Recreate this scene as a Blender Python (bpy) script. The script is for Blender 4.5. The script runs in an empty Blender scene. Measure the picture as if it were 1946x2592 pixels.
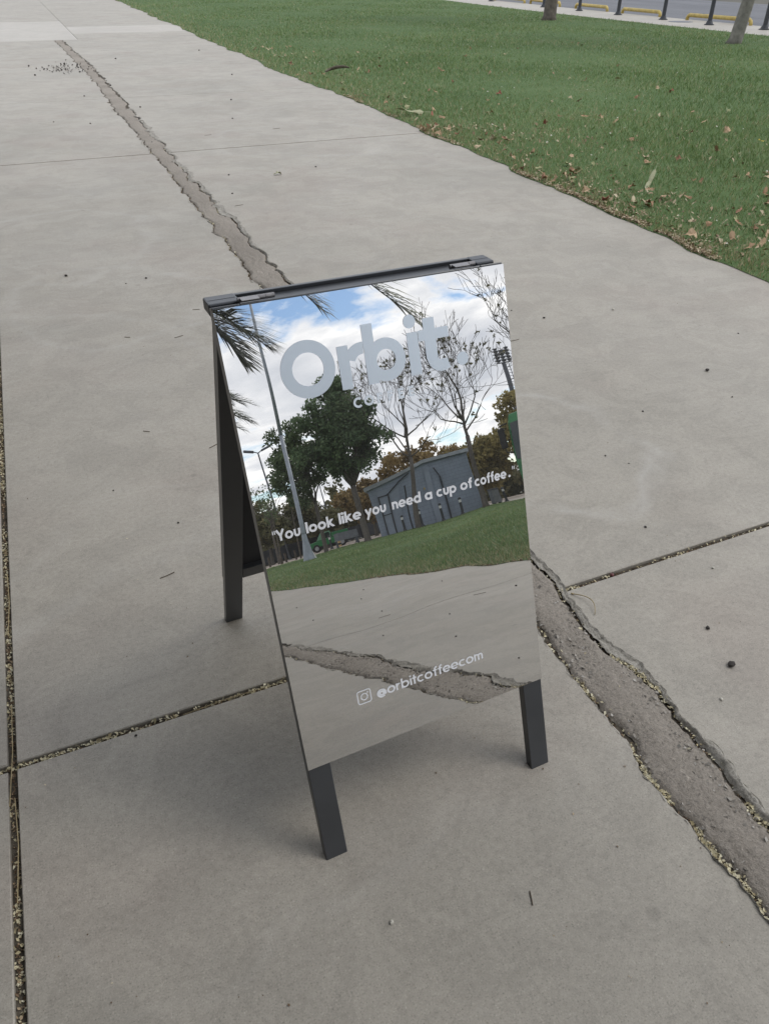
import bpy, math, random
import numpy as np
from mathutils import Matrix, Vector

random.seed(7)
RS = np.random.RandomState(11)
R = math.radians
scn = bpy.context.scene
col = scn.collection

# ------------------------------------------------------------------ camera
cd = bpy.data.cameras.new('camera')
cam = bpy.data.objects.new('camera', cd)
col.objects.link(cam)
scn.camera = cam
cd.sensor_fit = 'HORIZONTAL'
cd.sensor_width = 36.0
cd.lens = 35.5
cd.clip_start = 0.05
cd.clip_end = 2000
PITCH, YAW, ROLL = 0.6262, 0.4202, 0.0039
_fh = Vector((math.sin(YAW), math.cos(YAW), 0))
_r = Vector((math.cos(YAW), -math.sin(YAW), 0))
_f = _fh * math.cos(PITCH) - Vector((0, 0, 1)) * math.sin(PITCH)
_u = _r.cross(_f)
_r2 = _r * math.cos(ROLL) + _u * math.sin(ROLL)
_u2 = -_r * math.sin(ROLL) + _u * math.cos(ROLL)
M = Matrix.Identity(4)
for i in range(3):
    M[i][0] = _r2[i]; M[i][1] = _u2[i]; M[i][2] = -_f[i]
M[2][3] = 1.6
cam.matrix_world = M

# ------------------------------------------------------------------ sky, sun, exposure
SUN_AZ = R(72)      # from -Y towards +X
SUN_EL = R(48)
w = bpy.data.worlds.new('World'); scn.world = w; w.use_nodes = True
nt = w.node_tree; N = nt.nodes; L = nt.links; N.clear()
def nd(t, **k):
    n = N.new(t)
    for a, b in k.items(): setattr(n, a, b)
    return n
def mth(op, a, b=None, c=None):
    n = nd('ShaderNodeMath', operation=op)
    for i, x in enumerate((a, b, c)):
        if x is None: continue
        if isinstance(x, (int, float)): n.inputs[i].default_value = x
        else: L.new(x, n.inputs[i])
    return n.outputs[0]
out = nd('ShaderNodeOutputWorld'); bg = nd('ShaderNodeBackground')
sky = nd('ShaderNodeTexSky', sky_type='NISHITA', sun_disc=False)
sky.sun_elevation = SUN_EL
sky.sun_rotation = math.pi - SUN_AZ     # same heading as the sun lamp
sky.air_density = 1.0; sky.dust_density = 0.3; sky.ozone_density = 2.5
tc = nd('ShaderNodeTexCoord'); sep = nd('ShaderNodeSeparateXYZ')
L.new(tc.outputs['Generated'], sep.inputs[0])
zz = mth('ADD', mth('MAXIMUM', sep.outputs[2], 0.0), 0.13)
cmb = nd('ShaderNodeCombineXYZ')
L.new(mth('DIVIDE', sep.outputs[0], zz), cmb.inputs[0])
L.new(mth('DIVIDE', sep.outputs[1], zz), cmb.inputs[1])
def noise(vec, scale, detail, rough, off=(0, 0, 0), dist=0.0):
    mp = nd('ShaderNodeMapping'); mp.inputs['Location'].default_value = off
    L.new(vec, mp.inputs[0])
    n = nd('ShaderNodeTexNoise'); n.inputs['Scale'].default_value = scale
    n.inputs['Detail'].default_value = detail; n.inputs['Roughness'].default_value = rough
    n.inputs['Distortion'].default_value = dist
    L.new(mp.outputs[0], n.inputs['Vector']); return n.outputs[0]
def ramp(fac, stops):
    r = nd('ShaderNodeValToRGB'); e = r.color_ramp.elements
    while len(e) < len(stops): e.new(0.5)
    for i, (p, c) in enumerate(stops): e[i].position = p; e[i].color = (*c, 1) if len(c) == 3 else c
    L.new(fac, r.inputs[0]); return r.outputs[0]
CLOUD_OFF = (3.24159, 22.45194, 7.97227)
n_cov = noise(cmb.outputs[0], 1.15, 9, 0.57, CLOUD_OFF, 0.15)
n_shd = noise(cmb.outputs[0], 1.7, 7, 0.55, (3.1, 7.7, 2.0), 0.2)
cover = ramp(n_cov, [(0.395, (0, 0, 0)), (0.455, (1, 1, 1))])
# denser cloud is greyer underneath, thin edges are bright
dens = mth('ADD', mth('MULTIPLY', n_cov, 0.75), mth('MULTIPLY', n_shd, 0.45))
tone = ramp(dens, [(0.46, (11.5, 11.4, 11.2)), (0.53, (8.8, 8.85, 8.95)), (0.61, (6.3, 6.5, 6.95)), (0.73, (4.7, 5.0, 5.6))])
mix = nd('ShaderNodeMix', data_type='RGBA')
L.new(cover, mix.inputs[0]); L.new(sky.outputs[0], mix.inputs[6]); L.new(tone, mix.inputs[7])
L.new(mix.outputs[2], bg.inputs[0]); bg.inputs[1].default_value = 0.15
L.new(bg.outputs[0], out.inputs[0])

sd = bpy.data.lights.new('sun', 'SUN'); sun = bpy.data.objects.new('sun', sd); col.objects.link(sun)
sd.energy = 0.9; sd.angle = R(24); sd.color = (1.0, 0.95, 0.88)
_sdir = Vector((math.sin(SUN_AZ) * math.cos(SUN_EL), -math.cos(SUN_AZ) * math.cos(SUN_EL), math.sin(SUN_EL)))
sun.rotation_euler = _sdir.to_track_quat('Z', 'Y').to_euler()

scn.view_settings.view_transform = 'Standard'
scn.view_settings.look = 'None'
scn.view_settings.exposure = 0.27
scn.view_settings.gamma = 1.0
scn.view_settings.use_curve_mapping = False
try:
    scn.cycles.caustics_reflective = False
    scn.cycles.caustics_refractive = False
except Exception:
    pass

# ------------------------------------------------------------------ helpers
class G:
    """collects polygons for ONE mesh object"""
    def __init__(s): s.v = []; s.f = []; s.n = 0
    def add(s, V, F):
        V = np.asarray(V, float).reshape(-1, 3)
        s.v.append(V); s.f.extend([tuple(int(i) + s.n for i in f) for f in F]); s.n += len(V); return s
    def box(s, x0, x1, y0, y1, z0, z1, T=None):
        V = np.array([[x, y, z] for z in (z0, z1) for y in (y0, y1) for x in (x0, x1)], float)
        if T is not None: V = T(V)
        return s.add(V, [(0, 2, 3, 1), (4, 5, 7, 6), (0, 1, 5, 4), (2, 6, 7, 3), (0, 4, 6, 2), (1, 3, 7, 5)])
    def tube(s, pts, rad, k=8, cap=True):
        pts = np.asarray(pts, float); m = len(pts)
        rad = np.broadcast_to(np.asarray(rad, float), (m,))
        V = []
        ref = np.array([0.31, 0.2, 0.93])
        for i in range(m):
            t = pts[min(i + 1, m - 1)] - pts[max(i - 1, 0)]; t = t / (np.linalg.norm(t) + 1e-12)
            rr = ref if abs(t @ ref) < 0.93 else np.array([1.0, 0.1, 0])
            a = np.cross(t, rr); a /= np.linalg.norm(a); b = np.cross(t, a)
            for j in range(k):
                an = 2 * math.pi * j / k
                V.append(pts[i] + rad[i] * (math.cos(an) * a + math.sin(an) * b))
        F = []
        for i in range(m - 1):
            for j in range(k):
                F.append((i * k + j, i * k + (j + 1) % k, (i + 1) * k + (j + 1) % k, (i + 1) * k + j))
        if cap:
            F.append(tuple(range(k))[::-1]); F.append(tuple((m - 1) * k + j for j in range(k)))
        return s.add(V, F)
    def lathe(s, prof, k=14, c=(0, 0, 0)):
        return s.tube([(c[0], c[1], c[2] + z) for z, r in prof], [r for z, r in prof], k)

def link(name, me, mat, parent=None, smooth=False):
    if mat is not None and not me.materials: me.materials.append(mat)
    if smooth: me.polygons.foreach_set('use_smooth', [True] * len(me.polygons))
    o = bpy.data.objects.new(name, me); col.objects.link(o)
    if parent is not None: o.parent = parent
    return o
def obj(name, g, mat, parent=None, smooth=False, bevel=0.0):
    me = bpy.data.meshes.new(name)
    me.from_pydata(np.concatenate(g.v).tolist(), [], g.f); me.update()
    o = link(name, me, mat, parent, smooth)
    if bevel:
        b = o.modifiers.new('bevel', 'BEVEL'); b.width = bevel; b.segments = 2; b.limit_method = 'ANGLE'
    return o
def bigmesh(name, V, F, mat, parent=None, tint=None, smooth=False):
    """V (n,3), F (m,k) numpy; fast"""
    me = bpy.data.meshes.new(name); m, k = F.shape
    me.vertices.add(len(V)); me.vertices.foreach_set('co', np.ascontiguousarray(V, np.float32).ravel())
    me.loops.add(m * k); me.loops.foreach_set('vertex_index', np.ascontiguousarray(F, np.int32).ravel())
    me.polygons.add(m); me.polygons.foreach_set('loop_start', np.arange(0, m * k, k, dtype=np.int32))
    try: me.polygons.foreach_set('loop_total', np.full(m, k, np.int32))
    except Exception: pass
    if tint is not None:
        a = me.attributes.new('tint', 'FLOAT', 'FACE'); a.data.foreach_set('value', np.ascontiguousarray(tint, np.float32))
    me.update(calc_edges=True)
    return link(name, me, mat, parent, smooth)
def tag(o, label=None, cat=None, group=None, kind=None):
    if label: o['label'] = label
    if cat: o['category'] = cat
    if group: o['group'] = group
    if kind: o['kind'] = kind
    return o
def empty(name, loc, rz=0.0):
    e = bpy.data.objects.new(name, None); col.objects.link(e)
    e.location = loc; e.rotation_euler = (0, 0, rz); e.empty_display_size = 0.2
    return e
def dup(o, parent=None):
    c = o.copy(); col.objects.link(c)
    if parent is not None: c.parent = parent
    for ch in list(o.children): dup(ch, c)
    return c

# ------------------------------------------------------------------ materials
class Mt:
    def __init__(s, name):
        s.m = bpy.data.materials.new(name); s.m.use_nodes = True
        s.t = s.m.node_tree; s.b = s.t.nodes['Principled BSDF']; s.tc = None
    def n(s, t, **k):
        x = s.t.nodes.new(t)
        for a, b in k.items(): setattr(x, a, b)
        return x
    def l(s, a, b): s.t.links.new(a, b)
    def co(s):
        if s.tc is None: s.tc = s.n('ShaderNodeTexCoord').outputs['Object']
        return s.tc
    def noise(s, scale, detail=4, rough=0.5, off=None, stretch=None, dist=0):
        v = s.co()
        if off or stretch:
            mp = s.n('ShaderNodeMapping')
            if off: mp.inputs['Location'].default_value = off
            if stretch: mp.inputs['Scale'].default_value = stretch
            s.l(v, mp.inputs[0]); v = mp.outputs[0]
        x = s.n('ShaderNodeTexNoise'); x.inputs['Scale'].default_value = scale; x.inputs['Detail'].default_value = detail
        x.inputs['Roughness'].default_value = rough; x.inputs['Distortion'].default_value = dist
        s.l(v, x.inputs['Vector']); return x.outputs[0]
    def voro(s, scale, feature='F1', out='Distance'):
        x = s.n('ShaderNodeTexVoronoi', feature=feature); x.inputs['Scale'].default_value = scale
        s.l(s.co(), x.inputs['Vector']); return x.outputs[out]
    def ramp(s, fac, stops):
        r = s.n('ShaderNodeValToRGB'); e = r.color_ramp.elements
        while len(e) < len(stops): e.new(0.5)
        for i, (p, c) in enumerate(stops):
            c = (c, c, c) if isinstance(c, (int, float)) else c
            e[i].position = p; e[i].color = (*c, 1)
        s.l(fac, r.inputs[0]); return r.outputs[0]
    def math(s, op, a, b=None, clamp=False):
        x = s.n('ShaderNodeMath', operation=op); x.use_clamp = clamp
        for i, q in enumerate((a, b)):
            if q is None: continue
            if isinstance(q, (int, float)): x.inputs[i].default_value = q
            else: s.l(q, x.inputs[i])
        return x.outputs[0]
    def mix(s, fac, a, b, mode='MIX'):
        x = s.n('ShaderNodeMix', data_type='RGBA', blend_type=mode)
        for i, q in ((0, fac), (6, a), (7, b)):
            if isinstance(q, (int, float)): x.inputs[i].default_value = q if i == 0 else (q, q, q, 1)
            elif isinstance(q, tuple): x.inputs[i].default_value = (*q, 1)
            else: s.l(q, x.inputs[i])
        return x.outputs[2]
    def base(s, c):
        if isinstance(c, tuple): s.b.inputs['Base Color'].default_value = (*c, 1)
        else: s.l(c, s.b.inputs['Base Color'])
    def set(s, rough=None, metal=None, spec=None):
        if rough is not None:
            if isinstance(rough, (int, float)): s.b.inputs['Roughness'].default_value = rough
            else: s.l(rough, s.b.inputs['Roughness'])
        if metal is not None: s.b.inputs['Metallic'].default_value = metal
        if spec is not None: s.b.inputs['Specular IOR Level'].default_value = spec
    def bump(s, h, strength=0.3, dist=0.002):
        b = s.n('ShaderNodeBump'); b.inputs['Strength'].default_value = strength; b.inputs['Distance'].default_value = dist
        s.l(h, b.inputs['Height']); s.l(b.outputs[0], s.b.inputs['Normal'])
    def attr(s, name='tint'):
        return s.n('ShaderNodeAttribute', attribute_name=name).outputs['Fac']
    def rnd(s):
        return s.n('ShaderNodeObjectInfo').outputs['Random']

def simple(name, c, rough=0.6, metal=0.0, var=0.25, scale=6.0, spec=0.5, bump=0.0, bscale=60):
    m = Mt(name); nz = m.noise(scale, 5, 0.6)
    k = m.ramp(nz, [(0.3, 1 - var), (0.7, 1 + var * 0.5)])
    m.base(m.mix(1.0, tuple(c), k, 'MULTIPLY')); m.set(rough, metal, spec)
    if bump: m.bump(m.noise(bscale, 3, 0.6), bump, 0.004)
    return m.m
def leafmat(name, stops, rough=0.65, trans=0.0):
    m = Mt(name); c = m.ramp(m.attr(), stops); m.base(c); m.set(rough, 0, 0.4 if 'grass' in name else 0.25)
    if trans:
        t = m.n('ShaderNodeBsdfTranslucent'); m.l(c, t.inputs[0]); x = m.n('ShaderNodeMixShader'); x.inputs[0].default_value = trans
        o = [q for q in m.t.nodes if q.type == 'OUTPUT_MATERIAL'][0]
        m.l(m.b.outputs[0], x.inputs[1]); m.l(t.outputs[0], x.inputs[2]); m.l(x.outputs[0], o.inputs[0])
    return m.m

def concrete(name, k=1.0, warm=0.0, arcs=True):
    m = Mt(name)
    big = m.noise(0.55, 6, 0.62, dist=0.6)
    c = m.ramp(big, [(0.30, (0.306 * k, 0.284 * k, 0.240 * k)), (0.48, (0.340 * k, 0.314 * k, 0.267 * k)), (0.66, (0.366 * k, 0.338 * k, 0.288 * k))])
    mid = m.ramp(m.noise(2.6, 7, 0.65, off=(4, 1, 0)), [(0.28, 0.91), (0.5, 1.0), (0.75, 1.05)])
    c = m.mix(1.0, c, mid, 'MULTIPLY')
    # reddish stains
    red = m.ramp(m.noise(1.3, 4, 0.55, off=(9, 5, 2)), [(0.50, 0.0), (0.68, 0.45)])
    c = m.mix(red, c, (0.318 * k, 0.276 * k, 0.235 * k))
    # broom streaks across the walk and fine speckle
    st = m.ramp(m.noise(9, 6, 0.7, stretch=(0.25, 1.7, 1)), [(0.3, 0.955), (0.7, 1.03)])
    c = m.mix(1.0, c, st, 'MULTIPLY')
    sp = m.ramp(m.noise(260, 2, 0.6), [(0.28, 0.48), (0.41, 0.96), (0.60, 1.03), (0.74, 1.42)])
    c = m.mix(0.75, c, sp, 'MULTIPLY')
    fi = m.ramp(m.noise(70, 3, 0.65, off=(3, 3, 0)), [(0.32, 0.88), (0.5, 1.0), (0.7, 1.08)])
    c = m.mix(0.9, c, fi, 'MULTIPLY')
    pit = m.ramp(m.voro(38), [(0.025, 0.55), (0.06, 1.0)])
    pm = m.ramp(m.noise(3.5, 3, 0.5, off=(1, 8, 3)), [(0.56, 0.0), (0.66, 0.7)])
    c = m.mix(pm, c, m.mix(1.0, c, pit, 'MULTIPLY'))
    bl = m.ramp(m.noise(3.4, 8, 0.72, off=(11, 3, 5), dist=1.2), [(0.47, 1.0), (0.53, 0.925)])
    c = m.mix(1.0, c, bl, 'MULTIPLY')
    b2 = m.ramp(m.noise(8.5, 7, 0.75, off=(2, 13, 5), dist=0.8), [(0.56, 1.0), (0.61, 0.94)])
    c = m.mix(0.8, c, b2, 'MULTIPLY')
    spot = m.ramp(m.voro(2.3), [(0.035, 0.80), (0.048, 1.0)])
    c = m.mix(0.8, c, spot, 'MULTIPLY')
    # fine irregular hairlines, dark drips and pale rubbed spots
    ln = m.math('ABSOLUTE', m.math('SUBTRACT', m.noise(7, 6, 0.65, off=(6, 2, 4), dist=0.8), 0.5))
    lm = m.ramp(m.noise(1.7, 3, 0.5, off=(7, 7, 1)), [(0.56, 0.0), (0.66, 0.28)])
    c = m.mix(m.math('MULTIPLY', m.ramp(ln, [(0.0, 1.0), (0.012, 0.0)]), lm), c, (0.12 * k, 0.11 * k, 0.095 * k))
    dk = m.ramp(m.noise(15, 5, 0.7, off=(0, 4, 4)), [(0.66, 0.0), (0.74, 0.30)])
    c = m.mix(dk, c, (0.19 * k, 0.178 * k, 0.158 * k))
    lt = m.ramp(m.noise(11, 5, 0.7, off=(8, 0, 4)), [(0.64, 0.0), (0.76, 0.30)])
    c = m.mix(lt, c, (0.43 * k, 0.41 * k, 0.37 * k))
    if arcs:
        sepx = m.n('ShaderNodeSeparateXYZ'); m.l(m.co(), sepx.inputs[0])
        wob = m.math('MULTIPLY', m.math('SUBTRACT', m.noise(1.6, 3, 0.5, off=(2, 2, 7)), 0.5), 0.75)
        msk = m.ramp(m.noise(3.6, 5, 0.7, off=(5, 0, 1)), [(0.38, 0.08), (0.60, 1.0)])
        tot = None
        for cx, cy, r, wd, amt in ((1.72, 2.15, 0.42, 0.022, 0.16), (0.30, 4.6, 0.62, 0.035, 0.13), (0.05, 5.9, 0.8, 0.04, 0.12), (-0.6, 3.3, 1.35, 0.04, 0.09), (3.0, 9.0, 1.0, 0.05, 0.10), (0.4, 1.6, 0.9, 0.02, 0.05)):
            dx = m.math('SUBTRACT', sepx.outputs[0], cx); dy = m.math('SUBTRACT', sepx.outputs[1], cy)
            d = m.math('SQRT', m.math('ADD', m.math('MULTIPLY', dx, dx), m.math('MULTIPLY', dy, dy)))
            d = m.math('ABSOLUTE', m.math('SUBTRACT', m.math('ADD', d, wob), r))
            a = m.math('MULTIPLY', m.math('SUBTRACT', 1.0, m.math('DIVIDE', d, wd * 2.1), True), amt * 2.2, True)
            tot = a if tot is None else m.math('MAXIMUM', tot, a)
        tot = m.math('MULTIPLY', m.math('MULTIPLY', tot, msk), 1.0)
        c = m.mix(tot, c, (0.46 * k, 0.44 * k, 0.405 * k))
    if warm: c = m.mix(warm, c, (0.42, 0.40, 0.37))
    m.base(c)
    m.set(m.ramp(m.noise(1.8, 4, 0.6, off=(3, 3, 3)), [(0.3, 0.56), (0.7, 0.70)]), 0, 0.4)
    h = m.math('ADD', m.math('MULTIPLY', m.noise(230, 3, 0.7), 0.5), m.math('MULTIPLY', m.noise(24, 4, 0.6), 0.9))
    m.bump(h, 0.38, 0.0030)
    return m.m

MAT = {}
MAT['concrete'] = concrete('concrete')
MAT['concrete_pale'] = concrete('concrete_pale', 1.2, 0.4, False)
MAT['paving'] = concrete('paving', 1.10, 0.15, False)
# rough mortar filled into the cut strip
m = Mt('mortar')
c = m.ramp(m.noise(1.4, 5, 0.6), [(0.3, (0.240, 0.214, 0.182)), (0.7, (0.325, 0.292, 0.250))])
agg = m.ramp(m.noise(130, 4, 0.75), [(0.26, 0.30), (0.43, 0.90), (0.6, 1.12), (0.78, 1.7)])
c = m.mix(0.85, c, agg, 'MULTIPLY')
stn = m.ramp(m.voro(26), [(0.10, 1.35), (0.22, 1.0)])
stm = m.ramp(m.noise(5, 2, 0.5, off=(2, 1, 1)), [(0.58, 0.0), (0.64, 1.0)])
c = m.mix(stm, c, m.mix(1.0, c, stn, 'MULTIPLY'))
m.base(c); m.set(0.9, 0, 0.2)
m.bump(m.math('ADD', m.noise(150, 4, 0.75), m.math('MULTIPLY', m.noise(40, 3, 0.6), 0.8)), 0.9, 0.006)
MAT['mortar'] = m.m
m = Mt('broken_concrete')
c = m.ramp(m.noise(18, 6, 0.7), [(0.3, (0.23, 0.215, 0.185)), (0.55, (0.34, 0.32, 0.28)), (0.75, (0.43, 0.41, 0.36))])
c = m.mix(0.8, c, m.ramp(m.noise(160, 3, 0.7), [(0.3, 0.5), (0.5, 1.0), (0.75, 1.3)]), 'MULTIPLY')
m.base(c); m.set(0.9, 0, 0.2); m.bump(m.noise(90, 5, 0.75), 0.9, 0.006)
MAT['broken'] = m.m
m = Mt('joint_dirt')
c = m.ramp(m.noise(40, 5, 0.7), [(0.3, (0.048, 0.040, 0.030)), (0.7, (0.135, 0.118, 0.094))])
m.base(c); m.set(0.95, 0, 0.1); m.bump(m.noise(120, 4, 0.7), 0.8, 0.006)
MAT['dirt'] = m.m
m = Mt('asphalt')
c = m.ramp(m.noise(0.4, 5, 0.6, stretch=(1, 0.3, 1)), [(0.3, (0.105, 0.108, 0.118)), (0.7, (0.150, 0.153, 0.163))])
c = m.mix(0.8, c, m.ramp(m.noise(90, 3, 0.7), [(0.3, 0.75), (0.7, 1.2)]), 'MULTIPLY')
m.base(c); m.set(0.8, 0, 0.4); m.bump(m.noise(90, 3, 0.7), 0.4, 0.004)
MAT['asphalt'] = m.m
m = Mt('lawn_soil')
c = m.ramp(m.noise(0.5, 6, 0.65), [(0.3, (0.070, 0.115, 0.045)), (0.6, (0.092, 0.140, 0.058)), (0.75, (0.140, 0.145, 0.078))])
m.base(c); m.set(0.95, 0, 0.1)
MAT['soil'] = m.m
MAT['ground'] = simple('ground_earth', (0.10, 0.095, 0.07), 0.95, var=0.4, scale=0.3)
MAT['grass'] = leafmat('grass_blades', [(0.0, (0.085, 0.138, 0.044)), (0.45, (0.153, 0.228, 0.078)), (0.82, (0.235, 0.310, 0.122)), (0.90, (0.32, 0.30, 0.15)), (1.0, (0.40, 0.33, 0.20))], 0.42, trans=0.25)
MAT['litter'] = leafmat('litter_flakes', [(0.0, (0.10, 0.065, 0.04)), (0.4, (0.28, 0.20, 0.125)), (0.75, (0.46, 0.37, 0.25)), (1.0, (0.58, 0.52, 0.39))])
MAT['grit'] = leafmat('mortar_grit', [(0.0, (0.13, 0.12, 0.105)), (0.5, (0.26, 0.24, 0.21)), (0.85, (0.34, 0.315, 0.28)), (1.0, (0.44, 0.42, 0.38))], 0.9)
MAT['seed'] = leafmat('dry_seeds', [(0.0, (0.13, 0.10, 0.06)), (0.18, (0.36, 0.30, 0.17)), (0.6, (0.55, 0.49, 0.32)), (1.0, (0.66, 0.62, 0.46))])
m = Mt('fallen_leaf')
m.base(m.ramp(m.rnd(), [(0.0, (0.20, 0.11, 0.065)), (0.3, (0.34, 0.22, 0.13)), (0.6, (0.46, 0.335, 0.215)), (0.8, (0.47, 0.40, 0.27)), (0.93, (0.28, 0.30, 0.15)), (0.955, (0.36, 0.23, 0.15)), (0.985, (0.28, 0.10, 0.07))])); m.set(0.7, 0, 0.2)
MAT['leaf'] = m.m
MAT['leaf_pale'] = simple('pale_leaf', (0.36, 0.36, 0.22), 0.7)
MAT['leaf_yellow'] = simple('yellow_leaf', (0.55, 0.42, 0.05), 0.6)
MAT['stone'] = simple('dark_stone', (0.050, 0.042, 0.036), 0.85, var=0.5, scale=60, bump=0.6, bscale=120)
MAT['chip'] = simple('pale_chip', (0.52, 0.50, 0.43), 0.85, var=0.3, scale=80)
MAT['twig'] = simple('twig', (0.10, 0.080, 0.055), 0.85, var=0.4, scale=40)
MAT['stem'] = simple('dry_stem', (0.33, 0.26, 0.14), 0.7, var=0.3, scale=60)
MAT['berry'] = simple('red_berry', (0.13, 0.035, 0.035), 0.45, var=0.4, scale=90)
MAT['frame'] = simple('black_aluminium', (0.034, 0.037, 0.042), 0.34, var=0.18, scale=9, spec=0.85, bump=0.05, bscale=500)
MAT['board'] = simple('black_board', (0.022, 0.022, 0.025), 0.7, var=0.15, scale=3)
MAT['cap'] = simple('black_plastic_cap', (0.050, 0.055, 0.063), 0.42, var=0.15, scale=30, spec=0.7, bump=0.08, bscale=700)
MAT['hinge'] = simple('hinge_metal', (0.27, 0.26, 0.26), 0.42, 0.6, var=0.2, scale=70)
MAT['edge'] = simple('mirror_edge', (0.27, 0.26, 0.235), 0.25, 0.0, var=0.2, scale=20)
m = Mt('mirror_silver')
m.base((0.715, 0.705, 0.685)); m.set(m.ramp(m.noise(5, 4, 0.6), [(0.4, 0.0), (0.8, 0.014)]), 1.0)
m.bump(m.noise(3.2, 1, 0.4), 1.0, 0.0012)
df_ = m.n('ShaderNodeBsdfDiffuse'); df_.inputs[0].default_value = (0.62, 0.61, 0.59, 1)
mx_ = m.n('ShaderNodeMixShader'); m.l(m.ramp(m.noise(9, 7, 0.75, off=(3, 1, 2)), [(0.35, 0.024), (0.75, 0.060)]), mx_.inputs[0])
o_ = [q for q in m.t.nodes if q.type == 'OUTPUT_MATERIAL'][0]
m.l(m.b.outputs[0], mx_.inputs[1]); m.l(df_.outputs[0], mx_.inputs[2]); m.l(mx_.outputs[0], o_.inputs[0])
MAT['mirror'] = m.m
MAT['vinyl_grey'] = simple('frosted_vinyl', (0.68, 0.74, 0.80), 0.42, 0.55, var=0.03, scale=6, spec=0.4)
MAT['vinyl_pale'] = simple('pale_vinyl', (0.80, 0.85, 0.90), 0.40, 0.6, var=0.03, scale=6, spec=0.4)
MAT['vinyl_white'] = simple('white_vinyl', (0.86, 0.87, 0.90), 0.55, var=0.03, scale=6, spec=0.3)
MAT['bark'] = simple('bark', (0.105, 0.090, 0.072), 0.9, var=0.5, scale=7, bump=0.8, bscale=22)
MAT['bark_grey'] = simple('grey_bark', (0.175, 0.165, 0.14), 0.9, var=0.45, scale=8, bump=0.7, bscale=26)
MAT['bark_dark'] = simple('dark_bark', (0.105, 0.092, 0.080), 0.9, var=0.4, scale=7, bump=0.6, bscale=22)
MAT['leaf_dark'] = leafmat('dark_foliage', [(0.0, (0.070, 0.115, 0.062)), (0.5, (0.115, 0.175, 0.090)), (0.85, (0.165, 0.23, 0.115)), (1.0, (0.22, 0.28, 0.14))], 0.5, trans=0.45)
MAT['leaf_green'] = leafmat('green_foliage', [(0.0, (0.055, 0.085, 0.044)), (0.5, (0.10, 0.142, 0.068)), (1.0, (0.165, 0.215, 0.10))], 0.55, trans=0.35)
MAT['leaf_autumn'] = leafmat('autumn_foliage', [(0.0, (0.13, 0.095, 0.045)), (0.5, (0.26, 0.185, 0.082)), (1.0, (0.38, 0.285, 0.13))], 0.6, trans=0.35)
MAT['leaf_gold'] = leafmat('golden_foliage', [(0.0, (0.14, 0.125, 0.055)), (0.5, (0.29, 0.245, 0.10)), (1.0, (0.42, 0.355, 0.15))], 0.6, trans=0.35)
MAT['leaf_brown'] = leafmat('brown_foliage', [(0.0, (0.065, 0.070, 0.038)), (0.5, (0.14, 0.138, 0.070)), (1.0, (0.23, 0.205, 0.105))], 0.6, trans=0.35)
MAT['palm'] = leafmat('palm_leaflets', [(0.0, (0.040, 0.052, 0.028)), (0.6, (0.078, 0.098, 0.048)), (1.0, (0.125, 0.145, 0.075))], 0.45)
MAT['steel_dark'] = simple('dark_painted_steel', (0.032, 0.036, 0.042), 0.5, var=0.3, scale=14, bump=0.15, bscale=60)
MAT['white_band'] = simple('white_band', (0.70, 0.70, 0.68), 0.5, var=0.15, scale=20)
MAT['yellow'] = simple('yellow_paint', (0.46, 0.345, 0.095), 0.55, var=0.35, scale=9, bump=0.2, bscale=50)
MAT['galv'] = simple('galvanised_steel', (0.26, 0.29, 0.33), 0.5, 0.25, var=0.2, scale=3)
MAT['galv_dark'] = simple('weathered_steel', (0.10, 0.11, 0.13), 0.55, 0.2, var=0.2, scale=3)
m = Mt('shed_block')
br = m.n('ShaderNodeTexBrick'); br.inputs['Scale'].default_value = 1.0
mp = m.n('ShaderNodeMapping'); mp.inputs['Rotation'].default_value = (R(90), 0, 0); m.l(m.co(), mp.inputs[0]); m.l(mp.outputs[0], br.inputs['Vector'])
br.inputs['Color1'].default_value = (0.245, 0.285, 0.355, 1); br.inputs['Color2'].default_value = (0.258, 0.298, 0.368, 1); br.inputs['Mortar'].default_value = (0.195, 0.23, 0.295, 1)
br.inputs['Mortar Size'].default_value = 0.012; br.inputs['Brick Width'].default_value = 0.4; br.inputs['Row Height'].default_value = 0.2
c = m.mix(1.0, br.outputs[0], m.ramp(m.noise(0.9, 5, 0.6), [(0.3, 0.86), (0.7, 1.12)]), 'MULTIPLY')
m.base(c); m.set(0.75, 0, 0.3)
MAT['shed'] = m.m
MAT['shed_panel'] = simple('shed_render', (0.262, 0.302, 0.372), 0.75, var=0.12, scale=1.5)
MAT['roof'] = simple('shed_roof', (0.36, 0.39, 0.43), 0.6, var=0.2, scale=2)
MAT['pipe'] = simple('dark_pipe', (0.022, 0.026, 0.034), 0.5)
MAT['green_paint'] = simple('green_lorry_paint', (0.020, 0.155, 0.050), 0.35, var=0.12, scale=2)
MAT['green_pale'] = simple('pale_green_paint', (0.12, 0.27, 0.165), 0.45, var=0.2, scale=2)
MAT['glass_dark'] = simple('dark_glass', (0.018, 0.030, 0.027), 0.08, var=0.1, scale=1, spec=0.6)
MAT['rubber'] = simple('rubber', (0.016, 0.016, 0.017), 0.8, var=0.2)
MAT['rim'] = simple('wheel_rim', (0.35, 0.36, 0.37), 0.45, 0.4)
MAT['lamp_glass'] = simple('lamp_lens', (0.55, 0.55, 0.52), 0.2)
MAT['wood'] = simple('weathered_wood', (0.085, 0.070, 0.055), 0.85, var=0.4, scale=9)
MAT['black_stripe'] = simple('black_stripe', (0.02, 0.02, 0.02), 0.6)
MAT['amber'] = simple('amber_stripe', (0.55, 0.40, 0.20), 0.6)
MAT['bin'] = simple('grey_bin', (0.20, 0.21, 0.23), 0.6)
MAT['fence'] = simple('dark_fence', (0.035, 0.040, 0.050), 0.7, var=0.3, scale=1)
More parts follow.
